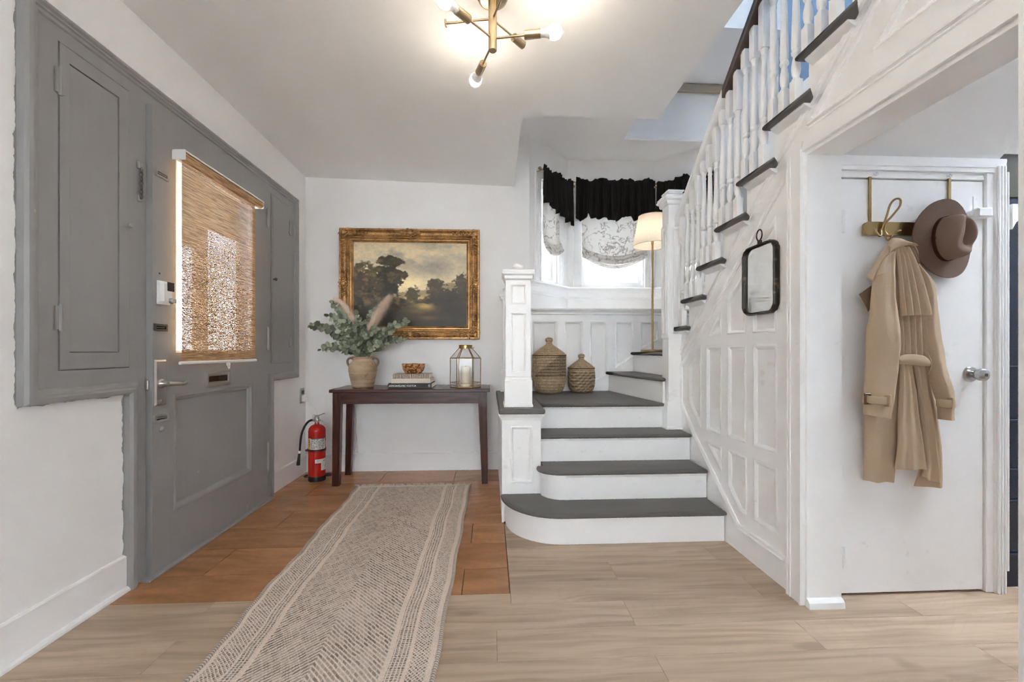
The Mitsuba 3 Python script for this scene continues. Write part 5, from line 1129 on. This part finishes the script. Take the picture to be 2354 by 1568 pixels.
hook([(1.672, 1.742, 1.578), (1.662, 1.734, 1.574), (1.655, 1.726, 1.556), (1.643, 1.718, 1.545), (1.630, 1.716, 1.552), (1.625, 1.718, 1.578)], 0, 'hook')
hook([(1.690, 1.742, 1.560), (1.698, 1.730, 1.535), (1.703, 1.722, 1.549), (1.713, 1.718, 1.564), (1.733, 1.716, 1.568)], 0, 'hook')
hook([(1.930, 1.748, 1.58), (1.930, 1.738, 1.565), (1.930, 1.724, 1.572), (1.930, 1.718, 1.590)], 0, 'hook')

# ------------------------------------------------------------------ trench coat
def f_gab(p, n, uv):
    tw = fbm((p.x + p.z) * 700, (p.x - p.z) * 240, 0, 2); g = fbm(p.x * 8, p.y * 8, p.z * 8, 3)
    return mi.Color3f(0.460, 0.340, 0.230) * (.86 + .18 * tw + .10 * g)
scene['gabardine'] = pr(proc(f_gab), 0.75, 0.25, sheen=0.25)
scene['coat_lining'] = pr((0.20, 0.135, 0.085), 0.8, 0.2)
scene['horn_brown'] = pr((0.085, 0.032, 0.014), 0.3, 0.5)
CP = {
    'skirt_left': (1.735, [(1.626, 1.042), (1.597, 0.853), (1.585, 0.759), (1.589, 0.594), (1.583, 0.509)], [(1.75, 1.042), (1.744, 0.853), (1.739, 0.758), (1.729, 0.639), (1.716, 0.5)]),
    'skirt_right': (1.742, [(1.812, 0.997), (1.828, 0.851), (1.843, 0.708), (1.843, 0.565), (1.822, 0.479)], [(1.877, 0.997), (1.911, 0.86), (1.929, 0.755), (1.942, 0.611), (1.945, 0.473)]),
    'skirt_fold': (1.722, [(1.794, 0.998), (1.814, 0.877), (1.829, 0.736), (1.841, 0.594), (1.826, 0.526)], [(1.846, 0.998), (1.866, 0.853), (1.884, 0.735), (1.901, 0.593), (1.911, 0.496)]),
    'pleat': (1.705, [(1.718, 1.003), (1.714, 0.884), (1.708, 0.763), (1.701, 0.661), (1.692, 0.564)], [(1.762, 1.003), (1.78, 0.884), (1.799, 0.762), (1.814, 0.659), (1.828, 0.563)]),
    'back': (1.715, [(1.704, 1.359), (1.708, 1.266), (1.711, 1.202), (1.714, 1.113), (1.715, 0.996)], [(1.822, 1.36), (1.834, 1.266), (1.836, 1.191), (1.84, 1.113), (1.845, 0.995)]),
    'yoke': (1.722, [(1.691, 1.509), (1.699, 1.417), (1.711, 1.36), (1.72, 1.285), (1.73, 1.202)], [(1.766, 1.523), (1.819, 1.429), (1.843, 1.358), (1.847, 1.286), (1.849, 1.203)]),
    'cape': (1.69, [(1.679, 1.488), (1.686, 1.429), (1.691, 1.355), (1.695, 1.281), (1.698, 1.205)], [(1.735, 1.494), (1.764, 1.433), (1.791, 1.356), (1.809, 1.285), (1.823, 1.21)]),
    'sleeve_left': (1.68, [(1.642, 1.467), (1.603, 1.426), (1.58, 1.367), (1.571, 1.316), (1.561, 1.213), (1.55, 1.153), (1.546, 1.043), (1.536, 0.887), (1.533, 0.8)], [(1.673, 1.471), (1.673, 1.427), (1.67, 1.36), (1.672, 1.287), (1.685, 1.214), (1.688, 1.153), (1.689, 1.061), (1.67, 0.924), (1.646, 0.781)]),
    'sleeve_right': (1.705, [(1.748, 1.492), (1.784, 1.422), (1.813, 1.358), (1.823, 1.291), (1.829, 1.209), (1.828, 1.155), (1.837, 1.043), (1.861, 0.93), (1.88, 0.855), (1.886, 0.773)], [(1.764, 1.492), (1.811, 1.414), (1.849, 1.359), (1.87, 1.31), (1.888, 1.202), (1.896, 1.155), (1.917, 1.052), (1.931, 0.921), (1.94, 0.827), (1.942, 0.77)]),
    'collar': (1.672, [(1.634, 1.497), (1.596, 1.446), (1.565, 1.395), (1.547, 1.362)], [(1.646, 1.465), (1.615, 1.439), (1.586, 1.387), (1.563, 1.344)]),
    'collar_top': (1.672, [(1.632, 1.494), (1.646, 1.518), (1.657, 1.525), (1.68, 1.524), (1.711, 1.513), (1.742, 1.502), (1.753, 1.492)], [(1.634, 1.461), (1.646, 1.47), (1.661, 1.48), (1.68, 1.488), (1.707, 1.495), (1.73, 1.498), (1.745, 1.494)]),
    'collar_lining': (1.685, [(1.72, 1.496), (1.743, 1.465), (1.763, 1.436), (1.776, 1.421)], [(1.759, 1.502), (1.771, 1.488), (1.778, 1.466), (1.778, 1.429)]),
    'lapel': (1.715, [(1.604, 1.335), (1.578, 1.317), (1.552, 1.298)], [(1.605, 1.284), (1.6, 1.246), (1.591, 1.226)]),
    'epaulette': (1.672, [(1.613, 1.444), (1.596, 1.413), (1.573, 1.367)], [(1.634, 1.457), (1.619, 1.424), (1.615, 1.382)]),
    'belt': (1.688, [(1.696, 1.034), (1.747, 1.047), (1.805, 1.04), (1.829, 1.022)], [(1.696, 1.005), (1.747, 1.002), (1.805, 0.998), (1.829, 0.996)]),
    'cuff_strap': (1.655, [(1.516, 0.88), (1.561, 0.877), (1.608, 0.873), (1.636, 0.87)], [(1.516, 0.849), (1.561, 0.846), (1.608, 0.843), (1.636, 0.841)]),
    'cuff_strap2': (1.683, [(1.858, 0.862), (1.887, 0.858), (1.917, 0.858), (1.929, 0.855)], [(1.86, 0.829), (1.887, 0.826), (1.917, 0.826), (1.929, 0.825)]),
}
coat = thing('trench_coat', 'camel trench coat hanging from the brass rack on the closet door', 'coat')
def resample(c, n):
    c = np.asarray(c, float); 
    from scipy.interpolate import PchipInterpolator
    d = np.r_[0, np.cumsum(np.linalg.norm(np.diff(c, axis=0), axis=1))]; return PchipInterpolator(d / d[-1], c)(np.linspace(0, 1, n))
def cloth(name, key, bulge=0.0, folds=(), wrinkle=.0015, th=.004, n=70, m=60, mat='gabardine', hem=0.0, parent=None, label=None, full=False, tfade=0.0, grow=None, ybias=0.0, pleats=None, tb=0.0):
    Y, l, r = CP[key]; l, r = resample(l, n), resample(r, n); s = np.linspace(0, 1, m); t = np.linspace(0, 1, n)
    S, Tt = np.meshgrid(s, t); XZ = l[:, None] * (1 - S[..., None]) + r[:, None] * S[..., None]
    y = np.full_like(S, Y + ybias) - bulge * np.sqrt(np.clip(1 - (2 * S - 1) ** 2, 0, 1)) * (1 if grow is None else (grow[0] + (grow[1] - grow[0]) * Tt))
    y -= tb * np.sqrt(np.clip(1 - (2 * Tt * .96 - .96) ** 2, 0, 1))
    for (s0, s1, a0, a1, w) in folds:
        c = s0 + (s1 - s0) * Tt; y -= (a0 + (a1 - a0) * Tt) * np.exp(-((S - c) / w) ** 2)
    if pleats:
        lines, a0, a1 = pleats; L0, L1 = np.array(lines).T
        pos = L0[None] * (1 - t[:, None]) + L1[None] * t[:, None]
        for i in range(n):
            k = np.clip(np.searchsorted(pos[i], s, 'right') - 1, 0, len(lines) - 2); f_ = np.clip((s - pos[i][k]) / (pos[i][k + 1] - pos[i][k]), 0, 1)
            y[i] -= (a0 + (a1 - a0) * t[i]) * (np.sin(f_ * np.pi * .62) * (1 - f_ ** 14))
    q = np.stack([XZ[..., 0] * 14, XZ[..., 1] * 9, y * 0 + Y * 31], -1).reshape(-1, 3)
    y += wrinkle * 2 * (meshkit.noise(q, 3).reshape(S.shape) - .5) * 2 + .4 * wrinkle * (meshkit.noise(q * 3.1, 5).reshape(S.shape) - .5) * 2
    if hem: XZ[..., 1] += hem * np.sin(S * 9 + 1) * Tt ** 6
    F = np.stack([XZ[..., 0], y, XZ[..., 1]], -1)
    yb = np.full_like(y, Y + ybias) + bulge * .35 * np.sqrt(np.clip(1 - (2 * S - 1) ** 2, 0, 1)) if full else y + th
    yb = np.minimum(np.maximum(yb, y + .002), 1.766)
    B = np.stack([XZ[..., 0], yb, XZ[..., 1]], -1)
    return part(parent or coat, name, shell(B, F), mat, 45, label=label)
cloth('skirt_panel', 'skirt_right', .006, [(.80, .80, .004, .014, .16)], label='right rear skirt panel')
cloth('skirt_panel', 'skirt_left', .010, [(.30, .22, .004, .010, .25), (.85, .9, .012, .006, .16)], hem=.003)
cloth('skirt_panel', 'skirt_fold', .004, [(.18, .15, .008, .014, .18), (.75, .80, .010, .016, .18)], hem=.003)
cloth('body', 'back', .002, pleats=([(-.04, -.04), (.16, .14), (.36, .38), (.56, .58), (.78, .80), (1.03, 1.03)], .016, .018), wrinkle=.001, m=170)
cloth('yoke', 'yoke', .002, pleats=([(-.02, -.02), (.22, .20), (.45, .45), (.72, .74), (1.02, 1.02)], .006, .014), wrinkle=.001, m=150)
cloth('pleat_panel', 'pleat', .004, [(.16, .10, .012, .010, .16), (.60, .50, .006, .012, .20), (.95, .96, .010, .010, .12)], hem=.002)
cloth('storm_flap', 'cape', .003, pleats=([(-.10, -.03), (.14, .10), (.40, .36), (.66, .60), (1.05, 1.03)], .010, .026), n=80, m=190, wrinkle=.0010, th=.005)
sr = cloth('sleeve', 'sleeve_right', .030, [(.35, .30, .002, .008, .2)], wrinkle=.0055, full=True, grow=(.25, 1.1))
slv = cloth('sleeve', 'sleeve_left', .034, [(.30, .25, .002, .006, .18), (.72, .80, .005, .006, .10)], wrinkle=.006, full=True, grow=(.35, 1.1), n=110)
cloth('collar_wing', 'collar', .006, [], th=.006)
cloth('collar', 'collar_top', .012, [(.3, .4, .002, .002, .3)], th=.006)
cloth('collar_lining', 'collar_lining', .004, [(.3, .3, .003, .003, .2), (.7, .7, .003, .003, .15)], mat='coat_lining', label='brown lining inside the collar')
cloth('lapel', 'lapel', .002, [], mat='coat_lining', n=30, m=30, label='folded back lapel facing')
cloth('epaulette', 'epaulette', .005, [], th=.005, ybias=-.006)
cloth('belt', 'belt', .006, [(.5, .6, .003, .002, .3)], th=.006, m=30)
tbl = spline([(1.812, 1.690, 1.062), (1.827, 1.688, 1.038), (1.839, 1.688, 1.01), (1.836, 1.690, .982), (1.831, 1.694, .959)], 24)
part(coat, 'belt_loop', tube(tbl, .0028, 6), 'gabardine', 50)
cs1 = cloth('cuff_strap', 'cuff_strap', .002, [], th=.006, m=24, parent=slv, ybias=.018, tb=.042, wrinkle=.0008)
part(slv, 'strap_keeper', box(1.594, 1.604, 1.624, 1.650, .836, .884, .002), 'gabardine')
cs2 = cloth('cuff_strap', 'cuff_strap2', .002, [], th=.006, m=24, parent=sr, ybias=.014, tb=.042, wrinkle=.0008)
part(sr, 'strap_keeper', box(1.891, 1.899, 1.652, 1.680, .820, .868, .002), 'gabardine')
def buckle(parent, x0, x1, z0, z1, y):
    pr_ = [(0, 0), (0, .004), (.002, .006), (.005, .006), (.007, .003), (.007, 0)]
    part(parent, 'buckle', sweep(ring([(x0, y, z0), (x1, y, z0), (x1, y, z1), (x0, y, z1)], (0, -1, 0)), pr_, (0, -1, 0), closed=True), 'horn_brown', 40, label='brown leather-look buckle')
buckle(slv, 1.512, 1.538, .844, .889, 1.652)
buckle(sr, 1.909, 1.929, .818, .866, 1.682)

# ------------------------------------------------------------------ felt hat
hat = thing('felt_hat', 'brown felt fedora with leather band hanging on the right of the coat rack', 'hat')
def f_felt(p, n, uv):
    g = fbm(p.x * 260, p.y * 260, p.z * 260, 2); b = fbm(p.x * 9, p.y * 9, p.z * 9, 3); return mi.Color3f(0.132, 0.080, 0.056) * (.86 + .20 * g + .10 * b)
def f_felt2(p, n, uv): return mi.Color3f(0.205, 0.138, 0.104) * (.86 + .20 * fbm(p.x * 260, p.y * 260, p.z * 260, 2) + .10 * fbm(p.x * 9, p.y * 9, p.z * 9, 3))
scene['felt_brim'] = pr(proc(f_felt), 0.85, 0.15, sheen=0.4); scene['felt_crown'] = pr(proc(f_felt2), 0.85, 0.15, sheen=0.4)
scene['hat_leather'] = pr((0.050, 0.015, 0.009), 0.35, 0.5)
th8 = math.radians(8); axis = np.array([math.sin(th8), -math.cos(th8), 0]); ex = np.array([math.cos(th8), math.sin(th8), 0]); HM = ax_matrix([1.9405, 1.728, 1.538], ex, [0, 0, 1], axis)
na_, nr_ = 96, 22; th = np.arange(na_) * 2 * np.pi / na_; C, Sn = np.cos(th), np.sin(th)
ax_, ay_ = .070, .092                                            # oval head opening
def oval(rx, ry): return np.c_[rx * C, ry * Sn]
V = []; rows_ = []
for side in (0, 1):
    fs = np.linspace(0, 1, nr_) if side == 0 else np.linspace(1, 0, nr_)
    for f in fs:
        o = oval(ax_ + (.158 - ax_) * f, ay_ + (.168 - ay_) * f); z = .004 * math.sin(f * 3) + .012 * f ** 2.2 * Sn ** 2 - .010 * f ** 2 * C ** 2 + (.003 if side == 0 else -.001)
        rows_.append(np.c_[o, z])
V = np.vstack(rows_); k_ = len(rows_); q = []
for i in range(k_):
    j = (i + 1) % k_; a = np.arange(na_); b = (a + 1) % na_; q.append(np.stack([i * na_ + a, j * na_ + a, j * na_ + b, i * na_ + b], 1))
bm = quads(V, np.vstack(q)); bm.invert() if bm.volume < 0 else None
part(hat, 'brim', moved(bm, HM), 'felt_brim', 60)
rows_ = []; Hc = .088
prof_h = [(1.0, 0), (1.005, .012), (1.0, .028), (.985, .048), (.955, .064), (.90, .076), (.80, .0845), (.66, .088), (.50, .088), (.34, .087), (.18, .086), (.06, .0855)]
ph = np.asarray(prof_h); fine_ = np.linspace(0, 1, 46); dd = np.r_[0, np.cumsum(np.hypot(np.diff(ph[:, 0]) * .08, np.diff(ph[:, 1])))]; dd /= dd[-1]
from scipy.interpolate import PchipInterpolator
pk = PchipInterpolator(dd, ph)(fine_)
for rr2, zz in pk:
    o = oval(ax_ * rr2 * (1 - .10 * zz / Hc), ay_ * rr2); x_, y_ = o[:, 0], o[:, 1]; top = ss(.02, .08, zz)
    dent = .034 * np.exp(-((x_ - .012 - .10 * (y_ + .02) ** 1 * -.35) / .017) ** 2) * np.exp(-((y_ - .012) / .062) ** 4)
    pinch = .016 * np.exp(-((x_ + .022) / .026) ** 2 - ((y_ + .040) / .034) ** 2) + .014 * np.exp(-((x_ - .050) / .024) ** 2 - ((y_ + .045) / .03) ** 2)
    rows_.append(np.c_[x_, y_, zz - top * (dent + pinch)])
V = np.vstack(rows_ + [np.array([[0, 0, rows_[-1][:, 2].mean()]])]); q = []; f = []
for i in range(len(rows_) - 1):
    a = np.arange(na_); b = (a + 1) % na_; q.append(np.stack([i * na_ + a, i * na_ + b, (i + 1) * na_ + b, (i + 1) * na_ + a], 1))
m_ = quads(V, np.vstack(q)); i = (len(rows_) - 1) * na_; a = np.arange(na_); b = (a + 1) % na_
m_ = M(V, np.vstack([m_.faces, np.stack([i + a, i + b, np.full(na_, len(V) - 1)], 1)]))
part(hat, 'crown', moved(m_, HM), 'felt_crown', 60)
bd = [np.c_[oval(ax_ * k1 + .002, ay_ * k1 + .002), np.full(na_, z)] for k1, z in ((1.0, .002), (1.012, .003), (1.012, .016), (1.0, .017))]
V = np.vstack(bd); q = []
for i in range(3): q.append(np.stack([i * na_ + a, i * na_ + b, (i + 1) * na_ + b, (i + 1) * na_ + a], 1))
part(hat, 'band', moved(quads(V, np.vstack(q)), HM), 'hat_leather', 50)
part(hat, 'band_keeper', moved(box(-.077, -.070, -.004, .002, .001, .019, .001), HM), 'hat_leather')
# ------------------------------------------------------------------ outside: porch beyond the entry door, neighbour's house beyond the bay
po = thing('porch', 'cream enclosed porch with bright windows seen through the entry door', 'porch')
wa = sbox(2.0, 0, 6.2, 2.9)
for a, b, c, d in ((3.86, 4.42, 1.0, 2.08), (4.60, 5.16, 1.0, 2.34), (5.5, 6.0, 1.0, 2.32), (2.3, 3.6, 1.0, 2.32)): wa = wa.difference(sbox(a, c, b, d))
part(po, 'wall', exX(wa, -2.98, -2.94), 'porch_cream')
part(po, 'end_wall', box(-3.06, -2.45, 6.2, 6.3, 0, 2.9), 'porch_cream')
part(po, 'floor_boards', box(-3.06, -1.78, 1.6, 6.3, -.12, -.03), 'outside_ground')
part(po, 'roof', box(-3.3, -1.78, 1.6, 6.3, 2.75, 2.9), 'porch_cream')
gnd = struct('ground')
solo(gnd, cat([box(-30, -3.06, -20, 30, -.9, -.8), box(-30, 30, 4.6, 30, -.9, -.8), box(-30, 30, -30, -7.5, -.9, -.8), box(4.5, 30, -30, 30, -.9, -.8)]), 'outside_ground')
nh = thing('neighbour_house', 'white clapboard wall of the house next door seen through the bay windows', 'house')
part(nh, 'wall', box(-2.4, 6.5, 6.65, 9.0, -.8, 7.6), 'outside_white')
for k in range(60):
    z = -.8 + k * .14
    pf = Polygon([(6.65, z), (6.61, z), (6.64, z + .14), (6.65, z + .14)])
    part(nh, 'clapboard', exX(pf, -2.4, 6.5), 'outside_white')
part(nh, 'added_eave', box(-2.4, 6.8, 6.05, 6.7, 7.5, 7.62), 'outside_white')  # unseen overhang added to shade the clapboards
ow = struct('wall_added_exterior')  # unseen wall and bay roof added to narrow the sky over the gap
solo(ow, cat([box(-1.78, 3.74, 3.97, 4.06, 3.07, 7.0), box(0.2, 2.3, 3.97, 4.55, 3.065, 3.12)]), 'outside_white')
